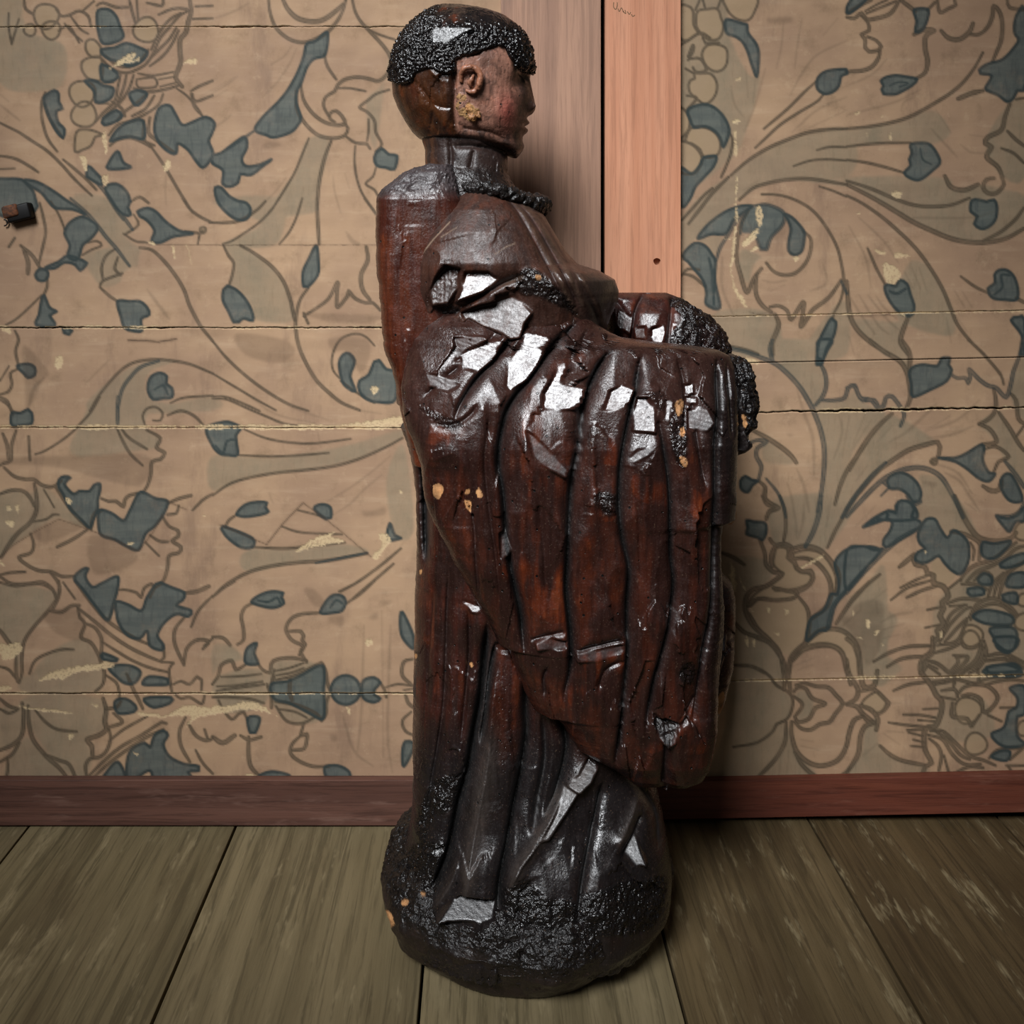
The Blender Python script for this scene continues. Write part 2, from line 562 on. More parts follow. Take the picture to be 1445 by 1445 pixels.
PRINT['L6'] = """
L 4 0,10 100,20 240,80 380,140 480,180 600,200
F 4 250,0 380,90 500,140 700,180
F 4 430,0 560,80 780,155
F 4 820,0 950,80 1150,115
B -40,215 80,170 150,185 195,215 160,260 170,390 110,395 50,385 0,330
K 4 20,330 70,380 100,300 150,290
L 4 215,220 360,280 520,310 700,315 940,285
L 4 170,395 400,405 620,395 790,380
L 5 0,670 120,590 270,545 450,515 650,495 830,470 1000,420 1180,340 1290,280
O 0,400 400,410 900,330 1280,220 1290,280 1000,420 650,495 270,545 0,640
F 4 780,710 930,620 1080,510 1210,400
F 4 820,800 930,730 1040,620 1150,530
B 165,795 220,735 300,715 370,720 360,750 380,780 330,800 220,815
L 5 165,800 110,840 90,880
B 70,880 270,960 270,1020 200,1025 130,980 80,930
E 1.2 50,870 370,1005
E 1.6 370,1000 480,860 615,720
E 1.2 615,720 780,840 880,920 1080,1090
L 5 270,1020 500,1030 700,1010 900,990
L 4 470,880 600,920 880,935
L 4 580,770 700,800 760,820
B 690,760 740,730 800,750 805,820 770,830
L 6 0,1360 100,1270 250,1190 400,1150 600,1125 800,1110 1050,1065
K 4 700,1130 900,1090 1050,1060
L 5 870,1325 1000,1250 1150,1140 1280,1030
L 5 920,1400 1050,1290 1230,1135
B 1205,860 1240,940 1280,960 1190,970
S 1010,780 1100,770 1170,745 1175,800 1030,810
C 560,1050 700,960 830,920 800,950 900,980 780,1000 640,1030
C 1130,935 1190,940 1210,980 1150,1050 1120,1100 1090,1080 1150,1010
C 720,210 880,190 1050,170 1270,135 1275,190 1100,195
C 1270,640 1290,640 1285,655
O 270,1030 500,1035 900,1000 1050,1065 600,1125 250,1190 180,1100
F 5 735,60 730,130
F 6 715,240 735,340
F 5 385,655 410,720
S 620,1310 690,1310 760,1390 700,1430
O 1180,560 1300,330 1370,900 1240,940
"""
PRINT['L7'] = """
B 505,-20 560,-80 600,-85 580,-30 630,40 700,10 800,-30 795,70 770,150 735,265 650,170 560,50
B 790,140 870,160 960,200 1000,110 1060,20 1090,10 1160,40 1255,80 1240,130 1200,165 1300,200 1280,240 1200,225 1120,280 1070,370 1110,430 1100,470 1020,440 1000,340 950,390 870,370 810,290 790,210
L 5 810,60 860,60 930,80 960,110 980,50 1030,20 1050,40 1020,110
L 7 1255,80 1340,70 1420,35
L 6 510,0 600,120 700,240 800,320 920,390 1010,430
L 6 540,190 640,270 760,370 880,450 1000,510 1100,550
L 5 690,410 800,480 900,540 1020,590 1150,620
L 5 430,10 510,120
L 5 740,260 770,180
L 5 1180,560 1150,600 1160,700 1170,750
L 5 1100,550 1180,555
L 5 1110,440 1115,520 1090,545
L 6 530,180 545,250 580,290 550,380 620,420 670,500 690,560 710,620 700,700 650,750
L 6 590,290 650,320 690,390 690,470 680,540
L 6 330,200 420,210 480,170 540,165
L 6 0,10 100,30 200,20 290,20 360,60 380,110
L 6 400,0 395,100 330,200 240,300 170,400 150,500 150,620 130,690
L 6 110,500 110,620 120,680
L 7 0,330 50,400 80,440
L 5 200,630 240,540 330,490 420,465 500,465
L 5 0,580 60,600 110,660
B 700,490 800,530 790,545 700,530
B 740,590 820,570 900,580 955,620 920,690 850,695 790,650
L 5 720,640 790,690 810,750 810,800
B 970,700 1010,650 1140,665 1145,700 1060,705
L 6 860,630 900,720 970,870
B 780,820 850,800 920,850 910,890 800,900
B 980,800 1160,790 1155,830 1040,860
L 5 1180,700 1230,680 1290,700 1340,650 1370,670 1370,740
L 5 1190,770 1230,800 1290,790 1370,835 1390,780
L 8 700,800 720,880 710,950 720,1010 670,1050 590,1080 620,1120 630,1200
L 6 740,1010 750,1080 720,1160 670,1200 610,1210 580,1260 590,1340
L 6 820,820 790,860 720,870
L 6 770,900 830,960 730,1000
L 6 600,1330 700,1230 820,1130 960,1050 1100,960 1130,970
L 6 630,1340 740,1240 860,1150 1000,1060 1110,1010
L 5 740,1090 840,1010 1000,920
B 1020,1130 1050,1050 1110,1020 1140,1050 1110,1110 1150,1190 1240,1240 1350,1260 1350,1290 1280,1300 1310,1370 1070,1370 1020,1290 940,1330 870,1370 860,1250 890,1150 980,1100
B 710,1320 800,1230 850,1370 700,1370
L 7 150,830 160,900 150,1040 90,1110 0,1150
L 7 190,850 195,950 220,1070 310,1190 400,1270 470,1360
L 6 300,1180 400,1220 470,1250 520,1360
L 6 0,1230 80,1180 130,1100
L 5 50,1200 50,1300 30,1360
L 6 0,800 60,850 120,870
L 5 0,870 60,900 110,880
L 5 240,880 310,960 390,1010 520,1025
L 6 1250,250 1190,330 1190,430 1250,570
L 6 1250,570 1270,460 1340,400 1420,410 1380,460
L 6 1445,390 1390,440
L 5 1445,100 1350,200 1300,310
L 6 1260,930 1220,1020 1230,1120 1290,1230
L 6 1280,970 1330,1050 1400,1085 1445,1070
L 6 1390,1010 1410,1070
L 5 1330,1150 1380,1240 1445,1310
C 0,430 70,425 130,415 145,460 120,500 50,535 10,520
C 270,680 330,630 450,595 600,570 750,550 770,580 650,605 500,620 430,670 380,655
C 0,710 80,715 60,740 0,745
C 1160,900 1230,860 1310,845 1445,870 1445,905 1350,930 1250,1000 1300,930 1200,915 1080,930
C 130,850 300,870 480,890 460,900 290,885
C 940,895 1080,905 1070,925 950,912
C 460,1050 500,1045 480,1080
C 620,840 660,840 660,860
C 900,1165 940,1175 930,1185
S 300,210 550,200 560,400 380,350
O 0,30 350,60 390,110 170,400 130,640 80,440 0,330
O 150,640 200,640 330,490 550,390 690,560 650,750 160,750
O 170,790 690,800 710,1000 590,1080 630,1200 580,1340 480,1340 200,1000
O 0,870 150,880 150,1050 0,1140
O 60,1200 150,1080 220,1080 430,1340 50,1340
"""
PRINT['L8'] = """
L 5 0,110 70,50 150,0
B 265,140 320,95 400,70 480,80 470,110 485,150 420,180 340,170
K 4 310,130 380,140 440,110 460,150
L 6 270,150 220,180 195,240 210,320 210,400 170,430
B 735,215 770,140 820,95 880,100 905,140 880,200 820,215
K 4 800,180 840,130 880,150
L 6 730,215 600,225 530,260 500,330 540,400 600,430 620,450 590,500
L 6 510,340 600,340 620,370 610,400 630,430 600,480 640,550
L 5 860,70 1000,0
L 5 910,150 1000,90 1100,0
L 6 0,380 70,385 120,435
B 220,510 240,450 300,420 285,490 310,560 230,560
L 6 0,700 40,640 60,570 130,540 160,600 220,570
L 4 60,650 200,645 330,630
L 4 30,715 150,710 340,680
L 5 30,745 200,720 350,700
L 6 310,560 340,600 390,620 400,560 440,530 540,520 640,540
L 5 420,600 400,700 420,650
L 5 430,670 560,640 680,580 740,550
L 4 420,610 520,590 620,555
L 4 430,640 540,620 620,590
B 400,700 510,680 600,640 740,570 760,650 755,740 760,850 745,940 640,890 520,830 420,800
L 6 750,560 770,620 780,690 800,740
L 6 800,760 770,830 770,900 740,950
L 7 530,660 525,750 540,810
B 905,640 975,668 1008,740 975,812 905,842 835,812 803,740 835,668
B 1015,700 1040,665 1100,655 1140,690 1105,730 1100,770 1140,800 1100,825 1040,810 1015,770
L 5 1140,690 1170,740 1180,790
L 4 1180,720 1260,700 1350,710
L 4 1300,740 1365,730
L 5 0,790 100,790 250,800 350,830
L 5 40,810 70,870 130,940 180,900 210,890 240,950
L 6 370,700 400,780 400,860
L 6 430,820 560,840 700,900 740,950
L 5 430,850 500,950 600,970 690,930
L 4 440,870 560,890 640,930
B 240,930 320,930 290,1030 255,1030
L 6 190,1050 250,1080 330,1060
L 7 245,1060 245,1180 260,1260 310,1320
L 6 620,970 600,1050 640,1040 640,1080 620,1140 540,1150
L 6 600,1050 540,1110 530,1170 580,1220 680,1260 790,1260
B 310,1330 400,1295 520,1320 525,1370 330,1370
B 760,1270 850,1255 930,1300 920,1370 800,1370
L 8 0,1060 70,1100 150,1050
B 1290,210 1360,360 1365,460 1290,380 1275,270
L 6 1360,530 1300,550 1290,640 1360,710
L 6 1310,770 1330,830 1365,860
L 5 1350,890 1290,950 1310,1020 1365,1050
B 1310,1090 1365,1100 1365,1140 1300,1260 1290,1160
C 1040,400 1080,395 1085,430 1045,430
C 0,850 100,850 230,820 300,830 440,920 370,890 230,870 0,905
C 210,1330 260,1310 320,1345 240,1350
C 910,860 930,870 930,910
S 620,60 700,60 750,180 700,160
S 790,240 890,240 880,310 800,280
S 1060,250 1120,210 1120,260
S 1130,150 1220,130 1200,160
S 790,1050 850,1050 830,1100
O 40,640 340,600 360,830 100,900 0,760
O 0,440 130,440 210,530 60,570 0,640
O 400,560 640,540 760,600 800,750 760,930 560,970 400,830
F 6 1030,300 1010,900 980,1200
F 5 1150,200 1160,1200
F 6 1210,300 1190,1000 1220,1300
F 6 880,900 960,1150 1090,1260
"""
PRINT['R1'] = """
O 85,0 460,0 480,250 640,600 740,640 650,1000 500,1300 85,1445
O 500,1430 640,1310 960,1140 1445,1050 1445,1445 500,1445
T 80,60 150,50 190,90 195,200 230,270 190,300 140,330 80,300
T 215,150 230,90 310,75 390,75 420,150 440,210 420,290 380,325 310,320 260,280 220,220
T 450,-20 460,60 500,120 560,160 640,165 690,100 705,-20
T 265,430 300,375 370,360 440,380 470,420 465,520 420,575 360,580 300,540 270,480
T 205,640 170,655 155,690 170,760 240,820 290,850 350,810 385,740 380,660 330,600 250,600 200,600
T 170,1050 250,1035 340,1060 400,1120 415,1200 380,1270 280,1280 250,1220 180,1170 130,1150
T 70,1165 150,1165 220,1210 265,1290 240,1370 180,1420 70,1380
T 70,880 150,930 165,1010 140,1080 70,1120
B 460,160 590,190 630,200 640,270 700,350 725,420 725,520 710,625 670,530 640,430 600,350 540,300 465,270
B 145,910 190,870 290,850 370,880 440,950 480,1030 485,1090 440,1200 415,1130 370,1070 290,1030 200,1040 170,980
L 5 485,1080 515,1140 500,1250 460,1360 420,1445
L 5 1190,670 1100,750 960,890 770,1050
L 5 1250,775 1200,830 1050,920 900,1020 780,1130 700,1205
B 1200,660 1230,610 1300,575 1440,565 1450,600 1400,620 1380,700 1330,750 1260,765 1205,725
L 6 500,1430 640,1310 800,1210 960,1140 1130,1080 1300,1055 1445,1050
L 4 1200,1225 1300,1200 1445,1200
L 4 1010,1355 1150,1310 1300,1300 1445,1310
F 4 930,170 910,380 870,560
F 4 1080,150 1040,380 1020,560
F 4 860,170 840,300
F 5 780,560 700,850 610,1070
F 4 700,640 680,850
F 5 620,540 640,800
F 4 1370,150 1250,290
F 5 1445,330 1200,450 1080,600 980,780
F 5 1445,790 1200,900 1000,1080
F 5 1445,900 1100,1060
F 5 500,700 530,850 600,950
L 5 85,370 150,330 250,270 330,310
L 5 150,490 190,420 190,370 150,460
L 5 130,560 200,600
L 5 160,480 250,480 300,570 220,590 190,550
L 5 270,310 290,350 400,350
L 5 210,80 250,-10
L 5 270,0 290,70
L 5 390,70 420,-10
L 5 140,780 220,800 140,900
C 510,980 560,970 580,990 520,1010
C 530,650 580,630 560,660
C 525,1180 550,1180 545,1280 525,1270
C 530,1060 545,1070 540,1160 528,1150
S 790,150 1000,140 1000,180 800,190
"""
PRINT['R2'] = """
O 0,1060 400,1000 700,900 850,1080 700,1180 500,1160 0,1180
O 1445,830 1310,850 1130,1170 1270,1445 1445,1445
B 0,60 60,-20 170,-20 20,110
L 7 0,140 60,150 120,110 160,160 240,150 340,120 390,70 430,0
L 5 160,110 280,60 400,10
L 6 0,110 100,50 200,0
L 4 150,90 260,30 330,0
L 6 120,130 170,180 180,250 120,280 150,320 150,390 180,420 260,410 280,380 240,330 170,300
L 7 270,410 260,470 210,540 130,575 0,585
B 280,660 320,630 400,615 480,625 570,645 540,690 460,740 390,770 300,765 285,730 300,700
K 3 350,700 420,670 500,680 430,710
L 8 570,640 640,590 660,500 640,400 640,310 670,270 710,250 640,240 550,280
B 550,80 660,75 660,150 620,240 560,260 570,170
L 7 440,0 520,60 560,90
L 7 660,80 720,20
L 6 740,0 760,100 830,70 890,40 880,0
L 8 770,250 830,310 920,320 1000,260 1030,190
L 7 1010,280 1080,280 1150,220 1190,130 1200,50 1250,100 1270,200 1260,330 1220,430 1190,500
L 6 1110,430 1050,540 960,660 860,750 720,840 540,940 400,990 200,1030 0,1050
B 1370,180 1400,100 1460,80 1460,680 1390,740 1360,800 1310,830 1240,780 1170,750 1130,720 1180,620 1090,600 1080,570 1130,530 1190,510 1260,490 1330,430 1400,340 1400,310 1370,270
L 8 1110,740 1020,760 910,805
L 8 1330,850 1290,950 1260,1060 1150,1120 1130,1170 1180,1200 1140,1280 1230,1360 1270,1445
L 5 1380,810 1445,800
L 6 1310,0 1330,60 1445,80
L 6 1310,1070 1380,1140 1445,1190
L 5 1260,1210 1360,1250 1445,1330
B 520,1180 600,1165 680,1180 740,1260 760,1330 700,1390 640,1440 580,1470 510,1450 470,1410 520,1350 510,1300 530,1250
K 3 600,1210 620,1300 690,1340
L 5 0,1195 250,1170 520,1165
L 5 0,1305 150,1325 300,1360 470,1410
F 5 0,940 150,900 400,830 600,730
F 5 0,700 200,610 330,480
F 5 730,900 850,1080
F 6 690,1050 780,1150 900,1280
F 5 1000,1100 1120,1115
F 5 930,1180 1010,1240 1120,1250
F 5 440,900 470,830 530,800
C 60,930 100,905 90,930
C 275,940 300,945 295,960 275,960
C 345,1140 365,1080 360,1140
C 160,1110 170,1080 168,1110
S 670,750 700,760 690,790
S 690,990 730,1000 700,1010
"""
PRINT['R3'] = """
O 100,600 90,330 480,0 1000,0 1445,40 1445,80 900,30 580,180 240,480
B 280,-160 380,-170 360,-90 280,0 210,80 170,170 105,245 80,100 80,-80 180,-30 250,-100
L 5 100,350 200,240 280,150 350,90
L 6 155,380 240,270 350,130 480,0
L 6 570,185 680,90 800,50 960,20 1150,15 1445,60
F 4 600,110 720,30
L 5 750,140 880,145 1010,180 1140,250 1230,340 1310,460 1370,580 1400,700 1420,850 1400,990 1340,1110
L 4 1220,75 1330,110 1445,160
B 230,500 310,390 440,290 560,240 640,230 680,235 600,290 520,350 460,460 340,465
K 6 640,260 560,340 470,480 410,580 380,680
B 105,640 200,540 290,560 350,640 375,690 370,850 410,1065 300,1040 300,940 270,840 200,750 150,690
K 5 320,660 350,800 360,1040
O 230,510 340,480 430,480 370,640 310,560
L 5 100,800 150,750 240,755
L 5 110,790 190,810 290,890
b 640,270 740,225 840,240 930,290 920,390 830,490 790,590 745,590 710,500 660,460 590,450 600,370
K 6 700,230 800,225 930,290 920,390 830,490 790,590 745,590 710,500
K 5 640,270 590,370 580,460
L 7 640,270 580,380 550,530 545,660 580,800 630,940 690,820 750,745 720,780
L 7 715,790 700,880 710,970 760,1050 830,1100
L 7 820,1060 890,1050 960,1090 990,1160 1090,1020 1085,1120 1070,1220 1130,1140 1170,1080 1300,980 1400,840
B 935,300 1000,330 1090,430 1100,500 1080,600 1020,635 970,600 975,510 990,420 960,340
L 6 1090,440 1150,500 1150,600 1110,700 1030,780 940,800 850,770 790,700
L 8 860,1120 890,1200 860,1290 835,1350 840,1445
O 600,580 760,650 700,700 640,880 560,740 570,600
O 90,1445 380,1100 850,1120 830,1445
O 1080,1445 1420,1000 1445,1445
B 1320,1150 1355,1180 1340,1290 1280,1400 1240,1530 1200,1530 1210,1380 1250,1270
L 5 1340,1110 1330,1150
K 6 1445,950 1400,850
C 710,250 740,240 760,330 730,400 700,340
C 590,540 700,430 730,420 690,500 620,560
C 650,600 720,560 730,580 680,610
C 1000,650 1055,650 1020,700
C 540,0 550,0 548,230 552,370 536,370 540,200
C 530,400 545,400 530,600 500,740 492,730
C 490,740 500,740 540,900 620,1010 610,1060 530,920
C 440,500 540,490 530,505
F 7 430,650 430,900 520,1130
F 4 760,840 850,860 950,840
F 5 820,930 940,880
F 6 1250,700 1280,860 1150,930
E 1.2 650,1100 700,1115 800,1112 860,1120
L 6 500,1380 620,1410 720,1445
"""
PRINT['R4'] = """
O 0,0 800,0 860,100 1100,60 1280,100 1445,150 1445,420 1200,520 1000,530 700,440 400,280 120,120
O 50,1150 400,1180 500,1150 440,1300 480,1445 300,1445 80,1230
O 400,1130 500,700 700,760 880,1130 820,1300
L 8 0,60 120,120 250,190 400,280 550,370 700,440 850,500 1000,530 1150,530 1300,500 1445,420
L 6 0,30 200,95 400,180 560,230 720,240 860,225 1000,170
L 6 1110,520 1250,450 1370,350 1445,250
L 8 800,-10 850,80 960,105 1070,60
L 6 0,150 120,210 280,320 420,440 560,580 680,740 780,910 850,1080 900,1200 1000,1330 1120,1445
B 1020,190 1080,185 1140,200 1200,185 1225,250 1210,350 1150,410 1090,420 1040,380 1065,320 1010,280
L 7 1260,0 1280,60 1220,130 1150,130 1110,80 1140,20 1200,10
B 1150,910 1210,860 1205,800 1240,760 1310,760 1370,820 1400,930 1385,1000 1300,1000 1200,990 1160,950
K 4 1200,960 1270,900 1260,800 1330,800
L 8 1390,990 1445,1020
L 5 930,810 1040,890 1140,940
B 310,890 340,870 400,890 430,840 490,870 520,960 550,1060 520,1130 440,1110 370,1040 320,950
K 5 350,930 410,950 480,910
L 8 500,1140 450,1270 440,1350 500,1445
L 8 0,850 10,1000 30,1140 90,1250 200,1350 340,1445
B 1340,1165 1400,1140 1450,1160 1450,1450 1410,1450 1430,1300
F 5 20,400 150,650 200,900
F 5 100,330 300,520 420,700
L 5 170,580 240,740 310,870
F 6 470,770 540,910
F 6 530,740 600,910
F 6 590,740 650,920
F 6 30,980 120,1130 230,1280
F 6 100,960 250,1200 340,1280
F 6 170,960 330,1160 420,1240
F 6 240,970 300,1060 400,1150
F 5 880,930 960,1060
F 5 940,930 1020,1060
F 5 880,1120 980,1260
F 6 810,1150 850,1350
F 5 20,1300 60,1445
F 5 440,330 1000,330 1200,280
C 220,590 300,600 320,625 260,625
C 300,700 430,760 420,830 380,860 320,850
C 360,130 440,115 440,165 400,170
C 390,620 430,620 520,640 480,650 400,660
C 80,290 115,295 100,305
E 1.2 0,1130 200,1130 340,1120 420,1110
C 420,1105 480,1125 440,1120
C 870,1110 1000,1095 1445,1090 1445,1097 1000,1104
"""
PRINT['R5'] = """
O 560,190 890,170 950,280 950,400 860,560 700,330
O 870,540 930,490 1110,490 1180,400 1240,490 1400,570 1445,620 1200,900 1050,1300 1000,1445 900,1445 960,1000
O 180,0 880,0 890,150 520,170 300,80
K 8 180,70 300,95 420,140 540,190 640,270 740,380 810,490 860,590 910,720 940,860 945,1000 930,1170 890,1400
K 7 520,0 500,70 520,170
B 900,0 1010,0 970,80 930,160 890,150 885,60
K 7 900,170 950,270 960,370 930,460 870,530
K 7 930,490 1030,490 1110,470 1140,390 1190,370 1220,440 1260,490 1350,490 1400,560 1445,480
L 8 360,735 480,800 600,880 680,950 715,1000
O 460,820 560,870 700,1010 470,1000 430,900
K 7 340,835 410,815 470,830 400,880 390,950 430,1030 410,1130
B 260,1150 300,1110 350,1140 400,1150 360,1180 320,1240 270,1220
L 7 410,1150 460,1200 460,1290 520,1340 570,1370 500,1400 470,1445
K 5 470,1130 560,1240 610,1350 630,1445
L 7 1445,650 1350,740 1250,890 1150,1030 1080,1170 1030,1340
K 7 1445,1000 1330,1110 1220,1240 1130,1370 1090,1445
K 7 1445,1150 1370,1180 1260,1290 1160,1400
O 1445,650 1150,1030 1030,1340 1000,1445 1090,1445 1220,1240 1445,1000
F 5 1060,600 1090,750 1020,970
F 5 1150,620 1090,950
F 5 1280,600 1180,850
F 5 1330,650 1180,880
F 5 640,1160 680,1300 700,1445
F 8 720,1050 780,1200 820,1400
F 8 720,400 780,600 850,800 860,1100
F 5 1300,1020 1200,1150
C 290,150 330,140 430,180 310,185
S 640,760 700,770 650,790
"""
PRINT['R6'] = """
O 200,0 450,0 510,150 500,270 420,160
O 380,610 730,830 500,900 240,1080 0,1350 0,1100 110,900 290,680
O 590,1100 780,1130 870,1280 950,1445 560,1445 610,1250
O 1080,680 1240,580 1300,660 1445,900 1445,1220 1330,1080 1210,830
O 1380,250 1445,120 1445,650 1330,450
L 8 190,0 300,90 430,170 490,260 510,350 520,460 480,570
L 8 450,0 510,110 510,250
B 510,270 540,220 620,200 740,210 770,150 840,145 830,200 855,240 830,310 790,350 690,400 540,460 525,350
K 7 850,280 900,310 970,310 990,350 1010,290 1000,240 1080,320 1150,370 1220,390 1300,465 1340,350 1360,260 1410,120 1430,0
L 5 990,0 1100,100 1200,210 1260,290 1280,360
L 7 1200,400 1215,480 1210,580 1150,650 1080,685
K 7 0,390 40,370 80,400 110,470 200,490 260,560 300,540 320,470 370,460 440,550 470,610 440,700
L 8 370,600 290,670 200,770 110,900 20,1060
L 8 0,1380 110,1230 240,1080 360,990 500,900 620,860 740,830 760,870 740,960 700,990
K 8 0,1440 130,1300 280,1150 420,1070 560,1040 680,1060 780,1130 870,1280 950,1445
B 335,1130 420,1080 500,1100 570,1160 605,1240 590,1310 550,1330 500,1260 430,1215 350,1210
K 5 340,1210 280,1270
K 5 290,1160 340,1200
K 6 500,1290 560,1340 600,1320
B 750,960 880,960 980,920 1100,850 1120,900 1110,980 1160,1080 1210,1090 1160,1150 1080,1130 980,1050 880,990
R 710,990 26
L 6 1120,890 1220,870 1320,950 1240,990 1200,1070
B 1265,1120 1330,1090 1400,1200 1430,1310 1330,1310 1260,1210
L 8 1110,1190 1180,1230 1240,1220 1260,1150
L 7 1240,590 1330,720 1400,840 1445,900
K 7 1290,990 1380,1100 1445,1200
L 7 1080,685 1170,730 1220,830 1110,850
L 7 1340,440 1380,490 1400,640 1445,680
L 6 1445,700 1380,790
B 250,1460 340,1390 400,1400 420,1320 480,1310 540,1340 560,1460
K 8 1445,1330 1410,1400 1340,1440 1230,1440
F 6 650,740 900,650 1080,490
F 6 660,800 860,770 1030,700
F 7 350,830 500,740 730,520
F 6 250,830 370,700
F 6 640,740 840,620
F 7 800,1080 920,1150 1000,1270 1080,1390
F 6 700,1000 900,1080 1020,1250
F 5 680,1160 700,1240
S 610,1150 740,1160 730,1200 640,1180
"""
PRINT['R7'] = """
O 500,120 600,0 1200,0 960,440 780,410 680,430 540,400 480,200
O 90,420 200,480 450,510 530,620 450,720 230,770 100,640
O 1040,1060 1300,700 1445,600 1445,1445 1230,1445 1190,1200
O 210,780 320,790 320,1000 510,1190 590,1300 600,1445 180,1445
t 340,920 400,850 560,870 710,840 800,910 800,1130 660,1300 520,1180 370,1030
T 560,420 640,430 650,500 700,560 740,620 830,640 820,710 700,760 540,770 700,780 710,830 560,850 430,830 340,900 310,900 380,800 540,700 600,640 530,560 540,470
T 690,470 800,440 920,470 1000,570 1040,680 1020,790 980,650 900,560 800,510 690,505
t 690,1340 830,1160 940,1090 1060,1090 1190,1200 1220,1445 1140,1445 1090,1280 880,1215
B 310,200 370,210 460,220 470,300 440,360 400,340 310,310 320,260
L 7 440,0 480,70 570,95 500,120 470,190
L 6 580,0 620,120 630,250 610,380
K 8 920,0 900,150 850,300 790,410
L 6 1200,0 1110,150 1030,290 970,420
L 8 420,360 460,470 470,560 530,620 600,635 540,690 460,740 370,760 310,820 300,930 350,1040 430,1120 510,1190 580,1280 610,1445
L 8 500,350 540,400 620,390 680,430 650,500 700,540 720,590 780,620 830,610 850,670 800,740 700,780 530,750
L 8 540,410 510,500 520,570
L 9 680,430 780,410 900,440 1000,540 1060,650 1040,800
L 8 690,510 800,510 900,560 980,670 1000,790 960,900 840,1000
L 7 320,900 400,840 560,850 700,830 740,770
L 7 740,830 800,910 820,1000 810,1130 760,1240 680,1320 660,1445
B 1030,550 1090,460 1170,420 1270,410 1350,440 1420,430 1400,470 1250,620 1120,780 1030,900 980,1080 900,1100 800,1180 830,1010 940,930 1000,800 1050,800 1060,680
K 8 1445,450 1300,580 1120,780 1020,900 970,1080
L 8 670,1350 760,1240 830,1160 940,1090 1060,1090 1150,1140 1210,1240 1230,1445
L 8 690,1340 780,1250 880,1215 1000,1220 1090,1280 1130,1445
L 7 200,1020 290,1110 400,1150 500,1190
L 6 100,460 200,500 290,560
L 6 210,1380 350,1390 460,1445
L 7 1310,700 1170,850 1040,1040
L 7 330,960 400,1080 500,1170
F 7 1240,930 1080,1070
B 1270,250 1350,180 1450,130 1450,190 1360,210
F 5 1360,80 1200,250
F 5 680,50 710,200 720,340
F 5 780,0 770,200 730,350
F 5 1000,20 960,250
F 6 830,700 850,760
S 1090,1000 1300,1000 1400,1200 1300,1380 1180,1150
C 345,920 380,940 350,945
C 470,910 500,920 490,960
C 615,925 650,925 630,965
C 540,1110 580,1110 570,1145
C 305,1140 330,1180 315,1230
C 360,1180 380,1170 370,1230
C 170,640 220,640 220,780 190,700
C 250,660 310,780 270,730
C 180,540 210,600 190,630
C 940,470 740,590 760,595 940,490
C 1290,1010 1310,1020 1305,1060
C 1350,1100 1385,1100 1370,1130
C 1170,930 1185,950 1178,970
X 80,160 180,130 215,120 220,180 175,235 90,200
"""
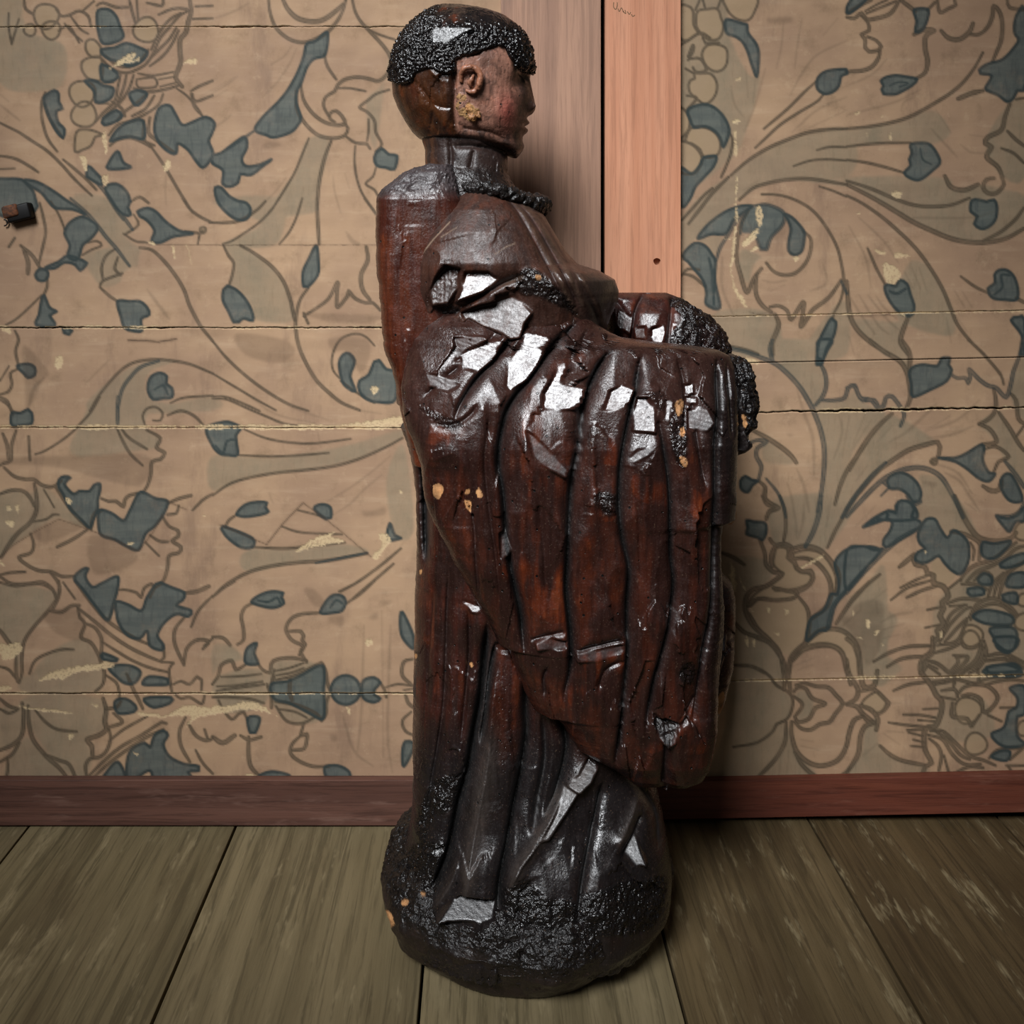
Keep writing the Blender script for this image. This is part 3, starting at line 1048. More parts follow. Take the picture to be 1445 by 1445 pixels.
PRINT['R8'] = """
O 560,60 880,0 1080,340 960,310 850,290 800,330 720,200 600,210
O 0,860 280,700 280,900 420,1000 300,1250 200,1330 120,1445 100,1280 0,1150
O 720,900 960,640 1200,520 1445,420 1445,1445 620,1445 700,1290
B 135,255 220,190 340,120 400,140 400,80 440,40 510,50 550,110 530,170 600,210 590,260 470,340 320,420 300,360 350,290 370,220 330,190
B 600,260 650,190 720,190 760,260 820,340 870,280 940,320 990,380 1000,480 980,570 930,640 860,610 800,550 750,490 680,530 620,550 560,520 580,460 640,430 600,390 580,330
B 0,450 120,410 270,440 180,560 0,770
K 8 590,260 450,340 300,460 150,610 0,790
K 6 490,0 530,50 600,40
L 9 880,0 930,120 1000,250 1080,340 1200,370 1330,350 1380,300
L 7 850,290 960,310 1080,380 1090,450 1080,520
L 5 1010,380 1040,440 1030,520
B 1110,380 1200,390 1340,370 1260,470 1190,510 1110,490
L 9 540,500 560,560 640,580 660,630 710,650 710,710 790,740 830,820 780,870 790,920 760,980 790,1040 740,1100 760,1150 710,1190 690,1290 620,1330 640,1400 600,1445
L 8 430,580 490,530 550,480
L 5 440,750 580,680 690,640
L 5 360,850 500,750 690,690
L 6 490,830 620,770 740,735
L 6 660,930 780,905
L 5 640,1075 760,1050
L 6 220,1350 350,1280 500,1230 690,1220
L 6 330,1390 450,1330 620,1310
t 690,560 750,510 820,600 890,650 800,740 720,700
B 1070,680 1120,630 1180,660 1180,720 1100,720
B 990,760 1100,750 1120,800 1010,815
B 1310,690 1345,640 1450,630 1450,740 1310,740
B 1270,810 1380,790 1385,880 1280,850
B 1030,980 1130,930 1300,960 1360,1000 1340,1050 1200,1050 1100,1030
B 1170,1080 1340,1070 1390,1130 1370,1240 1310,1280 1230,1240 1200,1160
B 1250,560 1340,500 1450,470 1450,540 1300,590
L 7 930,690 960,640 1040,570 1200,515 1300,440 1380,380
L 7 980,700 1060,620 1180,570 1290,510 1380,430 1445,410
L 6 1040,690 1120,620 1180,650 1190,700
L 7 1240,830 1280,700 1350,600 1445,540
L 6 1150,830 1190,720 1280,630
L 6 1200,820 1230,720 1310,620
L 6 940,720 1040,720 1140,760
L 6 830,760 930,680
L 6 820,880 940,840 1100,850
L 5 840,900 980,890
L 7 1000,990 1060,890 1150,840 1250,850 1350,920 1390,970
L 6 1010,1010 1080,920 1180,880 1280,900 1370,980
L 6 760,1190 850,1040 960,930 1010,910
L 6 800,1190 900,1080 980,1000
L 6 780,1150 840,980 960,890
L 6 740,1220 900,1180 980,1020
L 6 720,1280 850,1240 930,1200
R 1020,1140 88
R 1440,1030 70
R 1445,850 52
R 1445,290 78
L 7 1090,1190 1110,1270 1060,1370 970,1420
L 6 1120,1180 1140,1290 1080,1400 1000,1445
L 6 870,1300 990,1320 900,1420 860,1445
L 6 1140,1310 1280,1290 1445,1370
L 6 1130,1340 1300,1330 1445,1400
B 1140,1400 1370,1370 1410,1460 1140,1460
L 6 640,1340 740,1370 830,1445
L 5 660,1370 740,1410
B 1220,160 1300,180 1370,160 1450,90 1450,200 1380,210 1330,290 1290,260
L 8 0,1130 60,1180 100,1280 110,1445
L 6 10,900 150,740 270,640
F 7 280,1030 400,970 530,950
F 7 300,1090 470,1040
F 6 300,1160 430,1130
F 6 200,860 330,760
F 7 240,860 250,960
F 6 960,50 1060,120
S 60,900 280,860 300,1100 240,1300 100,1150
C 160,1010 190,1010 190,1060 165,1080
C 230,1100 250,1110 230,1140
C 75,1150 130,1150 110,1165
C 290,1210 310,1220 290,1230
C 45,930 60,935 50,970
C 630,440 650,440 640,470
C 750,1110 775,1110 770,1160
"""
PRINT['R9'] = """
O 300,0 560,0 820,250 820,480 890,540 900,700 830,790 840,950 580,1300 130,1300 280,800
O 860,800 940,1040 1130,1290 650,1300 830,1000
L 8 570,0 700,50 790,160 830,260 830,480
L 8 1080,0 960,110 890,200 870,350 890,500
L 8 900,200 1000,120 1150,75 1280,80 1370,150 1410,300 1445,430
L 5 380,260 480,260 600,290 700,360 760,440 850,490 900,540 910,620 880,720 830,770 760,800 730,860 650,930 550,980 360,1010
O 920,540 990,480 1060,520 1110,610 1070,720 990,770 940,740 1010,630
L 7 920,500 960,460 1030,470 1090,560 1210,610 1120,650 1060,750 960,780 930,730
L 6 920,540 1000,620 930,730
L 7 940,440 1020,420 1130,450 1240,460 1310,530 1370,610 1300,710 1250,780 1160,800 1080,850 990,840 930,780
L 7 1370,610 1445,610
L 7 850,780 840,950 780,1080 680,1200 580,1300
L 8 900,780 900,900 940,1040 1020,1130 1120,1180 1220,1180 1330,1130 1400,1020 1445,830
L 7 930,1060 1000,1180 1130,1290 1240,1300
L 6 1445,1210 1350,1280
C 475,10 500,10 495,90
C 545,20 560,20 555,85
F 5 950,250 1100,190
F 5 960,300 1100,250
F 5 980,940 1100,960
F 5 990,1000 1150,1040
F 6 870,1050 860,1250
F 5 800,1080 780,1280
"""
PRINT['R10'] = """
O 150,720 250,660 270,880 450,1000 640,1040 620,1110 0,1110 110,950
O 620,170 1090,20 1140,240 900,470 740,480 690,390 600,260
O 780,510 1100,480 1200,780 900,850 660,760 740,600
O 120,200 320,150 460,250 380,320 250,400
L 9 0,10 60,60 100,170 110,290 140,400 220,390 250,270
L 8 0,180 20,300 90,420 70,500 0,540
T 120,540 240,440 320,520 260,610
L 8 0,545 80,560 130,620 220,690
L 7 90,440 200,420 250,440 320,510 340,530 300,590 240,630
L 8 110,550 200,590 250,660 240,750
L 8 120,620 170,680 220,690 150,720 110,800 90,950 0,1100
L 8 130,640 60,670 20,770 0,880
L 7 270,880 350,950 450,1000 640,1040
L 9 700,0 690,110 620,170 600,260 650,340 690,390 730,470 770,510 770,600 720,720 640,740 630,880 660,960 690,1020 640,1050 620,1110
L 6 220,195 350,120 500,75 690,70
L 6 330,240 450,170 620,150
L 6 380,430 500,380 640,360
L 5 620,580 740,575
L 5 460,625 600,630 720,650
L 5 580,670 710,680
L 5 340,690 480,710 690,730
L 5 490,750 630,750
L 5 500,770 620,800
L 5 540,830 630,850
L 5 520,880 630,890
R 985,590 108
L 7 900,460 960,400 1060,380 1160,400 1230,490 1160,590 1110,600 1090,500 1010,460 940,470
R 1050,865 90
R 1010,20 75
L 7 860,530 860,640 980,660 1010,720
L 7 1020,720 1080,630
L 6 680,760 780,760 880,850 1000,960 1120,1000 1210,1040
L 6 660,790 780,830 860,950 960,1030 1090,1030
L 6 720,760 820,830 920,950 1000,990
L 6 670,820 740,880 770,960 750,1080
L 6 790,960 830,1100
L 6 880,1100 1000,1050 1110,1060
L 6 650,180 740,210 830,280 880,340 870,390
L 6 660,230 760,300
L 8 700,360 800,350 900,300 1040,200 1090,100 1090,30
L 6 720,380 870,340 1000,250
L 6 890,160 990,160 880,290
L 6 890,150 910,200 850,270
L 6 1120,150 1280,130 1445,200
L 6 1130,190 1290,180 1445,250
L 6 1090,350 1200,320 1445,300
L 6 1130,380 1300,340 1445,350
L 6 870,400 890,340 1060,370 1070,260
L 6 770,430 880,420 900,480
L 6 760,480 880,500
L 6 1150,630 1260,680
L 6 1250,570 1370,570
B 1140,240 1300,220 1410,270 1150,285
B 1330,410 1450,400 1450,620 1390,640 1390,800 1450,870 1300,890 1210,840 1180,780 1280,730 1320,600 1380,570 1390,490
R 1450,740 62
B 1200,0 1390,0 1380,80 1310,110 1230,60
L 6 1160,980 1220,920 1320,900 1420,900
B 1180,970 1260,920 1330,930 1300,1000
L 7 1330,990 1445,890
L 6 1300,1040 1445,1040
L 6 1310,1040 1350,1100
C 0,318 400,314 400,322 0,324
F 6 300,780 430,870
F 6 320,760 460,770
F 7 360,530 440,530
F 7 250,860 130,960
"""
CW, CH = 1446, 1180
cv = {k: Canvas(CW, CH) for k in ('line', 'teal', 'blue', 'olive', 'tan', 'cream', 'smudge', 'wood')}
for tname, txt in PRINT.items():
    ox, oy, sc = TILES[tname]
    for ln in txt.strip().splitlines():
        code, rest = ln.split(' ', 1)
        if code in 'LKFE':
            wd, rest = rest.split(' ', 1)
            pts = parse(rest, ox, oy, sc); wd = float(wd)
            if code == 'E':
                cv['smudge'].line(pts, wd, 0.9)
                continue
            pts = spline(pts)
            if code == 'F': cv['line'].line(pts, wd * 0.62, .30, soft=3, taper=.6)
            else: cv['line' if code == 'L' else 'teal'].line(pts, wd * .92, .95, soft=1.8, core=.26, taper=.25)
        elif code == 'R':
            c, r = rest.split(' ')
            cx, cy = parse(c, ox, oy, sc)[0]; r = float(r) * sc
            a = np.linspace(0, 2 * np.pi, 40, endpoint=False)
            rr = r * (1 + .05 * np.sin(3 * a + cx))
            pts = np.c_[cx + rr * np.cos(a), cy + rr * np.sin(a)]
            cv['tan'].fill(pts); cv['line'].line(np.vstack([pts, pts[:1]]), 3.6, .9, soft=1.8, core=.3)
        else:
            pts = parse(rest, ox, oy, sc)
            if code == 'C':
                jag = spline(pts, True, 2.0)
                jag = jag + rng.normal(0, .9, jag.shape)
                cv['cream'].fill(jag)
                continue
            pts = spline(pts, True)
            if code in 'Bb':
                cv['blue'].fill(pts)
                if code == 'B': cv['teal'].line(pts, 4.6, 1.0, soft=1.8)
            elif code in 'Tt':
                cv['tan'].fill(pts)
                if code == 'T': cv['line'].line(pts, 3.8, .9, soft=1.8, core=.3)
            elif code == 'O': cv['olive'].fill(pts, .75)
            elif code == 'S': cv['smudge'].fill(pts, .3)
            elif code == 'X': cv['wood'].fill(pts)
cv['olive'].blur(10); cv['blue'].blur(1); cv['tan'].blur(1)
_s = Canvas(CW, CH); _s.m = cv['smudge'].m.copy(); _s.blur(6)
cv['smudge'].m = np.where(cv['smudge'].m > .5, cv['smudge'].m, _s.m)
cv['smudge'].line(parse('206,345 312,346 420,346 560,346'), 1.0, .75)      # edge of an overlapping paper sheet
cv['cream'].line(parse('262,345 266,352 270,372'), 1.2, .6)

# ------------------------------------------------------------------ materials of the setting
def paper_material():
    t = NT('old_wallpaper')
    pr = t.sep(t.attr('print')); teal = t.attr('print', 'Alpha')
    we = t.sep(t.attr('wear')); tan = t.attr('wear', 'Alpha')
    v = t.coord()
    n1 = t.noise(v, 5.0, 4, .6); n2 = t.noise(v, 26, 5, .65); n3 = t.noise(v, 260, 3, .6)
    vs = t.coord((1, 1, .22)); hair = t.noise(vs, 150, 3, .6)
    vh = t.coord((.16, 1, 1)); lay = t.noise(vh, 70, 3, .6)
    base = t.mix(t.ramp(n1, .33, .68), lin(149, 120, 96), lin(170, 139, 109))
    base = t.mix(t.ramp(n2, .5, .8, 0, .55), base, lin(118, 96, 74))
    base = t.mix(t.ramp(lay, .5, .8, 0, .22), base, lin(196, 170, 140))
    olive = t.mix(t.ramp(n2, .3, .7), lin(118, 108, 88), lin(136, 121, 98))
    olive = t.mix(t.ramp(hair, .5, .75, 0, .4), olive, lin(96, 88, 70))
    n5 = t.noise(v, 55, 4, .7); n6 = t.noise(t.coord((1, 1, .3)), 13, 5, .7)
    base = t.mix(t.ramp(n6, .52, .72, 0, .5), base, lin(116, 92, 76))
    base = t.mix(t.ramp(n5, .55, .75, 0, .28), base, lin(188, 160, 128))
    c = t.mix(t.math('MULTIPLY', t.ramp(t.math('ADD', pr[2], t.math('MULTIPLY_ADD', n5, .5, -.25)), .05, .95), t.ramp(n6, .3, .6, .9, .6)), base, olive)
    c = t.mix(t.math('MULTIPLY', tan, .8), c, t.mix(n2, lin(156, 131, 104), lin(146, 124, 94)))
    blue = t.mix(t.ramp(lay, .3, .7), lin(74, 81, 78), lin(89, 94, 88))
    blue = t.mix(t.ramp(hair, .45, .7, 0, .55), blue, lin(60, 68, 68))
    c = t.mix(t.math('MULTIPLY', pr[1], t.ramp(n2, .2, .5, .75, .95)), c, blue)
    fade = t.ramp(n2, .15, .55, .62, .97)
    c = t.mix(t.math('MULTIPLY', pr[0], fade), c, lin(68, 58, 45))
    c = t.mix(t.math('MULTIPLY', teal, fade), c, lin(46, 55, 54))
    c = t.mix(we[1], c, lin(64, 48, 36))
    c = t.mix(t.ramp(n3, .66, .78, 0, .3), c, lin(92, 74, 56))
    crm = t.mix(n2, lin(206, 184, 144), lin(176, 148, 112))
    c = t.mix(t.math('MULTIPLY', we[0], t.ramp(n3, .3, .55, .4, 1)), c, crm)
    c = t.mix(we[2], c, lin(140, 92, 58))
    h = t.math('ADD', t.math('MULTIPLY', n2, .6), t.math('ADD', t.math('MULTIPLY', lay, .3), t.math('MULTIPLY', we[0], -.8)))
    return t.done(c, t.ramp(n2, .3, .7, .62, .8), t.bump(h, .5, .0012), .25)

def wood_material(name, dark, light, stain, axis='z', grain=140, rough=.6, spots=.4, worn=None, use_obj=False, bump=.3, gl=.68):
    t = NT(name)
    sc = {'z': (1, 1, .035), 'x': (.035, 1, 1), 'y': (1, .035, 1)}[axis]
    oi = t.node('ShaderNodeObjectInfo')
    tc = t.node('ShaderNodeTexCoord'); add = t.node('ShaderNodeVectorMath', operation='ADD')
    mulr = t.node('ShaderNodeVectorMath', operation='SCALE')
    t.L.new(oi.outputs['Random'], mulr.inputs['Scale']); mulr.inputs[0].default_value = (3.1, 7.7, 5.3)
    t.L.new(tc.outputs['Object'], add.inputs[0]); t.L.new(mulr.outputs[0], add.inputs[1])
    mp = t.node('ShaderNodeMapping'); mp.inputs['Scale'].default_value = sc; t.L.new(add.outputs[0], mp.inputs[0])
    mp2 = t.node('ShaderNodeMapping'); mp2.inputs['Scale'].default_value = tuple(.18 if s < 1 else 1 for s in sc); t.L.new(add.outputs[0], mp2.inputs[0])
    g = t.noise(mp.outputs[0], grain, 5, .7, .6); g2 = t.noise(mp.outputs[0], grain * .16, 4, .6, 1.2)
    f = t.noise(mp.outputs[0], grain * 4.5, 2, .6)
    st = t.noise(mp2.outputs[0], 11, 5, .62); st2 = t.noise(mp2.outputs[0], 38, 4, .7)
    c = t.mix(t.ramp(g2, .3, .7), dark, light)
    c = t.mix(t.ramp(g, .46, .64, 0, gl), c, tuple(x * .5 for x in dark))
    c = t.mix(t.ramp(f, .5, .8, 0, .3), c, tuple(x * .55 for x in dark))
    c = t.mix(t.ramp(st, .5, .72, 0, spots), c, stain)
    if use_obj:
        c = t.mix(1.0, c, oi.outputs['Color'], 'MULTIPLY')
    if worn is not None:
        w = t.math('MULTIPLY', t.ramp(st2, .55, .68), t.ramp(g, .35, .6))
        c = t.mix(t.math('MULTIPLY', w, .6), c, worn)
    h = t.math('ADD', t.math('MULTIPLY', g, -.7), t.math('MULTIPLY', f, -.3))
    return t.done(c, t.ramp(st2, .3, .7, rough - .08, rough + .1), t.bump(h, bump, .0015), .3)

M_PAPER = paper_material()
M_DARK = NT('dark_void').done(lin(14, 11, 9), .9, spec=.1)
M_FLOOR = wood_material('floor_wood', lin(106, 94, 69), lin(129, 115, 87), lin(86, 71, 51), 'y', 115, .62, .5, lin(158, 142, 108), True, .4)
M_TRIM_A = wood_material('pine_grey', lin(146, 112, 93), lin(168, 130, 107), lin(114, 93, 85), 'z', 130, .55, .6, None, False, .2, .36)
M_TRIM_B = wood_material('pine_orange', lin(182, 124, 94), lin(200, 143, 112), lin(146, 102, 80), 'z', 150, .55, .35, None, False, .2, .36)
M_BASE = wood_material('baseboard_wood', lin(84, 56, 47), lin(100, 68, 57), lin(56, 40, 36), 'x', 150, .5, .6, lin(122, 92, 80))
M_BASE_R = wood_material('baseboard_wood_red', lin(92, 48, 36), lin(112, 62, 46), lin(50, 32, 30), 'x', 150, .5, .6, lin(120, 76, 60))
M_RUST = NT('rusty_iron')
_n = M_RUST.noise(M_RUST.coord(), 120, 4); M_RUST = M_RUST.done(M_RUST.mix(M_RUST.ramp(_n, .35, .65), lin(110, 66, 40), lin(62, 40, 28)), .75, spec=.3)
M_IRON = NT('black_iron').done(lin(13, 11, 10), .55, spec=.25)

# ------------------------------------------------------------------ walls: papered boards
def noise1(x, s, seed):
    return vnoise(np.stack([x * s, np.full_like(x, seed * 3.7), np.full_like(x, .5)], -1), 1.0)

def joint(x, y0, slope, amp, seed):
    return y0 + slope * (x - 1200) + amp * (noise1(x, .05, seed) * .6 + noise1(x, .23, seed + 1) * .5 + noise1(x, .6, seed + 2) * .25)

def gapw(x, base, amp, seed):
    return np.maximum(.12, base + amp * (noise1(x, .035, seed + 5) + .5 * noise1(x, .2, seed + 6)))

def papered_wall(name, x0, x1, plane, slope, joints, parent_label):
    root = empty(name)
    tag(root, kind='structure')
    xin0, xin1 = max(x0, -24), min(x1, 1470)
    xs = np.arange(xin0, xin1, 1.9)
    if x0 < xin0: xs = np.r_[np.arange(x0, xin0 - 340, 12.0), np.arange(xin0 - 340, xin0 - 2, 4.5), xs]
    if x1 > xin1: xs = np.r_[xs, np.arange(xin1 + 2, xin1 + 330, 4.5), np.arange(xin1 + 338, x1, 12.0)]
    xs = np.unique(np.r_[xs, x1])
    D = plane - CAM_Y
    for k in range(len(joints) - 1):
        a, b = joints[k], joints[k + 1]
        top = joint(xs, a[0], slope, a[1], k * 11) + gapw(xs, a[2], a[3], k * 11)
        bot = joint(xs, b[0], slope, b[1], (k + 1) * 11) - gapw(xs, b[2], b[3], (k + 1) * 11)
        hgt = b[0] - a[0]
        ya = max(a[0], -24)
        nr = int((b[0] - ya) / 1.9)
        v = (np.linspace(ya, b[0], nr) - a[0]) / hgt
        if ya > a[0]: v = np.r_[np.linspace(0, v[0], 50)[:-1], v]
        py = top[None] * (1 - v[:, None]) + bot[None] * v[:, None]
        px = np.broadcast_to(xs[None], py.shape)
        X, Z = W(px, py, D)
        P0 = np.stack([X, np.zeros_like(X), Z], -1)
        off = rng.uniform(-.0006, .0006)
        e1 = (py - top[None]); e2 = (bot[None] - py)
        curl = -.0012 * np.exp(-e1 / 5) * (noise1(xs, .03, k + 31)[None] + .4) - .0012 * np.exp(-e2 / 5) * (noise1(xs, .03, k + 57)[None] + .4)
        Y = plane + off + .0012 * fbm(P0, 6, 2) + .0004 * vnoise(P0 * np.array([.4, 1, 1]), 60) + curl
        V = np.stack([X, Y, Z], -1)
        nr, nc = V.shape[:2]
        back_t = V[:1] + np.array([0, .007, 0]); back_b = V[-1:] + np.array([0, .007, 0])
        V = np.concatenate([back_t, V, back_b], 0)
        pxe = np.concatenate([px[:1], px, px[-1:]], 0); pye = np.concatenate([py[:1], py, py[-1:]], 0)
        idx = np.arange((nr + 2) * nc).reshape(nr + 2, nc)
        Q = np.stack([idx[:-1, :-1], idx[1:, :-1], idx[1:, 1:], idx[:-1, 1:]], -1).reshape(-1, 4)
        me = mesh_np('panel', V.reshape(-1, 3), Q)
        s = {q: c.sample(pxe, pye) for q, c in cv.items()}
        lip = np.zeros_like(pxe)
        for (jj, ee, seed) in ((a, np.r_[e1[:1], e1, e1[-1:]], k), (b, np.r_[e2[:1], e2, e2[-1:]], k + 1)):
            nz = noise1(xs, .03, seed * 7 + 3)[None] * .7 + noise1(xs, .22, seed * 7 + 4)[None] * .6 + noise1(xs, .8, seed * 7 + 9)[None] * .25
            wl = np.maximum(0, jj[4] * (1 + 1.3 * nz) - (.8 if jj is a else 0) * jj[4])
            lip = np.maximum(lip, smoothstep(wl + .6, wl - .6, ee) * (wl > .2))
        lip[0] = lip[-1] = .5
        set_attr(me, 'print', np.stack([s['line'], s['blue'], s['olive'], s['teal']], -1).reshape(-1, 4))
        set_attr(me, 'wear', np.stack([np.maximum(s['cream'], lip), s['smudge'], s['wood'], s['tan']], -1).reshape(-1, 4))
        link('panel', me, M_PAPER, root)
    return root

# joints: y in photograph pixels, raggedness, gap, gap variation, width of the torn cream lip
papered_wall('wall_left', -520, 712, 0.0, 0.0,
    [(-420, 0, .3, 0, 0), (38, 1.3, .35, .75, .3), (462.5, 1.4, .55, .6, 1.5), (603.5, 1.0, .45, .5, 2.6), (978.3, .7, .75, .4, 1.1), (1172, 0, .2, 0, 0)], 'left')
papered_wall('wall_right', 960.5, 1960, 0.010, -0.0205,
    [(-420, 0, .3, 0, 0), (443, .9, .15, .25, .7), (509, .15, .55, .1, 0), (579.5, 1.8, 1.0, 1.1, 1.5), (957.5, .5, .2, .15, 1.3), (1142, 0, .2, 0, 0)], 'right')

def box(bm, x0, x1, y0, y1, z0, z1):
    vs = [bm.verts.new(p) for p in ((x0, y0, z0), (x1, y0, z0), (x1, y1, z0), (x0, y1, z0), (x0, y0, z1), (x1, y0, z1), (x1, y1, z1), (x0, y1, z1))]
    for f in ((0, 3, 2, 1), (4, 5, 6, 7), (0, 1, 5, 4), (1, 2, 6, 5), (2, 3, 7, 6), (3, 0, 4, 7)):
        bm.faces.new([vs[i] for i in f])
    return vs

def bevel_box(name, dims, mat, parent=None, r=.002, seg=2, warp=None):
    bm = bmesh.new(); box(bm, *dims)
    bmesh.ops.bevel(bm, geom=list(bm.edges), offset=r, segments=seg, affect='EDGES', profile=.6)
    if warp:
        for v in bm.verts: v.co = warp(v.co)
    return link(name, bm_mesh(name, bm), mat, parent, smooth=False)

# the studs and dark hollow behind the boards
bevel_box('wall_back', (-2.2, 2.2, .022, .06, -.05, 1.9), M_DARK, None)
tag(bpy.data.objects['wall_back'], kind='structure')

# upright boards between the two papered walls
tr = bevel_box('trim_1', (W(707, 0, 1.560)[0], W(848, 0, 1.560)[0], -.018, .004, .0005, 1.5), M_TRIM_A, None, .0012)
tag(tr, kind='structure')
def trim_with_hole():
    bm = bmesh.new()
    D = 1.578 - .004
    x0, x1 = W(853.5, 0, D)[0], W(960.5, 0, D)[0]; z0, z1 = 0.025, 1.5; yf, yb = -.004, .012
    hx, hz = W(927, 369, D); r = .0052
    outer = [bm.verts.new((x, yf, z)) for x, z in ((x0, z0), (x1, z0), (x1, z1), (x0, z1))]
    hole = [bm.verts.new((hx + r * math.cos(a) * (1 + .12 * math.sin(3 * a)), yf, hz + r * math.sin(a))) for a in np.linspace(0, 2 * math.pi, 18, endpoint=False)]
    eo = [bm.edges.new((outer[i], outer[(i + 1) % 4])) for i in range(4)]
    eh = [bm.edges.new((hole[i], hole[(i + 1) % 18])) for i in range(18)]
    bmesh.ops.triangle_fill(bm, edges=eo + eh, use_beauty=True)
    deep = [bm.verts.new((v.co.x, yf + .012, v.co.z)) for v in hole]
    for i in range(18): bm.faces.new((hole[i], hole[(i + 1) % 18], deep[(i + 1) % 18], deep[i]))
    bm.faces.new(deep)
    back = [bm.verts.new((v.co.x, yb, v.co.z)) for v in outer]
    for i in range(4): bm.faces.new((outer[(i + 1) % 4], outer[i], back[i], back[(i + 1) % 4]))
    bmesh.ops.recalc_face_normals(bm, faces=list(bm.faces))
    return link('trim_2', bm_mesh('trim_2', bm), M_TRIM_B, None, smooth=False)
tag(trim_with_hole(), kind='structure')

# faded pencil scribble near the top of the right-hand upright board
def pencil(strokes, parent):
    bm = bmesh.new()
    for st in strokes:
        p = spline(parse(st), step=1.0)
        P = np.array([W(a, b, 1.5735) for a, b in p])
        T = np.gradient(P, axis=0); T /= np.linalg.norm(T, axis=1, keepdims=True) + 1e-9
        Nn = np.c_[-T[:, 1], T[:, 0]] * .0006
        L = [bm.verts.new((x, -.0042, z)) for x, z in P + Nn]; R = [bm.verts.new((x, -.0042, z)) for x, z in P - Nn]
        for i in range(len(P) - 1): bm.faces.new((L[i], R[i], R[i + 1], L[i + 1]))
    o = link('pencil_mark', bm_mesh('pencil_mark', bm), M_PENCIL, parent)
M_PENCIL = NT('pencil').done(lin(112, 88, 66), .8, spec=.1)
pencil(['866,3 866,10 869,13 871,8 871,3', '872,12 874,16 877,11 880,17', '879,16 883,19 882,14', '885,16 888,20 890,17', '891,20 893,23 896,21'], bpy.data.objects['trim_2'])

# skirting boards
bl0 = CAM_Z - (1165.5 - HY) * 1.563 / FPX; bl1 = CAM_Z - (1101 - HY) * 1.563 / FPX
o = bevel_box('baseboard_left', (-2.0, .0275, -.015, -.001, bl0, bl1), M_BASE, None, .0012,
              warp=lambda c: Vector((c.x, c.y, c.z + .0006 * math.sin(c.x * 9))))
tag(o, kind='structure')
def warp_r(c):
    zc = W(0, 1103 - .0205 * (((c.x * FPX / 1.5715) + HX) - 980), 1.5715)[1] - W(0, 1103, 1.5715)[1]
    return Vector((c.x, c.y, c.z + zc))
bm = bmesh.new()
br1 = CAM_Z - (1103 - HY) * 1.5715 / FPX; br0 = CAM_Z - (1156 - HY) * 1.5715 / FPX
box(bm, .19, 2.0, -.0065, .009, br0, br1)
bmesh.ops.bevel(bm, geom=list(bm.edges), offset=.0012, segments=2, affect='EDGES', profile=.6)
for v in bm.verts: v.co = warp_r(v.co)
o = link('baseboard_right', bm_mesh('baseboard_right', bm), M_BASE_R, None, smooth=False)
tag(o, kind='structure')

# floor: wide old boards running to the wall
floor = empty('floor'); tag(floor, kind='structure')
edges = [-2.17, -1.87, -1.57, -1.27, -.97, -.668, -.363, -.070, .225, .487, .773, 1.07, 1.37, 1.67, 1.97, 2.27]
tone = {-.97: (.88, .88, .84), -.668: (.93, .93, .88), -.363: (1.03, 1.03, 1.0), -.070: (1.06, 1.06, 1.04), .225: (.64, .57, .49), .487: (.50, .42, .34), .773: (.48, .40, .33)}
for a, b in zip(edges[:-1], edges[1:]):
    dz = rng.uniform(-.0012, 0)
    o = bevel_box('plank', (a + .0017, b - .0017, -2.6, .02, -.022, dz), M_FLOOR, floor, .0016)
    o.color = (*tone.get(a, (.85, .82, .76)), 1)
o = bevel_box('subfloor', (-2.3, 2.4, -2.6, .04, -.05, -.0225), M_DARK, floor, .001)
# ------------------------------------------------------------------ the carved wooden figure
DC = 1.355                       # distance of the figure's axis from the camera
YC = CAM_Y + DC
SW = 1446

class Relief:
    """carving drawn in side elevation: V cuts with a steep and a gentle flank, ridges, planed facets"""
    def __init__(s): s.cut = np.zeros((SW, SW), np.float32); s.rid = np.zeros((SW, SW), np.float32)
    def stroke(s, m, txt, wl, wr, depth, t0=.15, t1=.15, power=1.0):
        pts = spline(parse(txt), step=5)
        n = len(pts) - 1
        pad = 5 * max(wl, wr)
        for k in range(n):
            a, b = pts[k], pts[k + 1]
            u = (k + .5) / n
            dp = depth * min(1, u / t0 if t0 else 1, (1 - u) / t1 if t1 else 1) ** .7
            x0 = int(max(0, min(a[0], b[0]) - pad)); x1 = int(min(SW, max(a[0], b[0]) + pad))
            y0 = int(max(0, min(a[1], b[1]) - pad)); y1 = int(min(SW, max(a[1], b[1]) + pad))
            if x1 <= x0 or y1 <= y0: continue
            X, Y = np.meshgrid(np.arange(x0, x1), np.arange(y0, y1))
            d = b - a; L = d @ d + 1e-9
            t = np.clip(((X - a[0]) * d[0] + (Y - a[1]) * d[1]) / L, 0, 1)
            dist = np.hypot(X - a[0] - t * d[0], Y - a[1] - t * d[1])
            side = d[0] * (Y - a[1]) - d[1] * (X - a[0])          # > 0 : left of a stroke drawn downwards
            w = np.where(side > 0, wl, wr)
            c = dp * np.exp(-(dist / w) ** power)
            v = m[y0:y1, x0:x1]; np.maximum(v, c, out=v)
    def c(s, txt, wl, wr, depth, **k):
        a = np.zeros_like(s.cut); s.stroke(a, txt, wl, wr, depth * .52, **k)           # the fold falls away ...
        b = np.zeros_like(s.cut); s.stroke(b, txt, min(2.4, wl), 3.4, depth * .55, **k)     # ... to a knife-cut line
        np.maximum(s.cut, a + b, out=s.cut)
    def r(s, txt, wl, wr, h, **k): s.stroke(s.rid, txt, wl, wr, h, **k)

def soft(m):
    c = Canvas(SW, SW); c.m = m; c.blur(1)
    return c.m

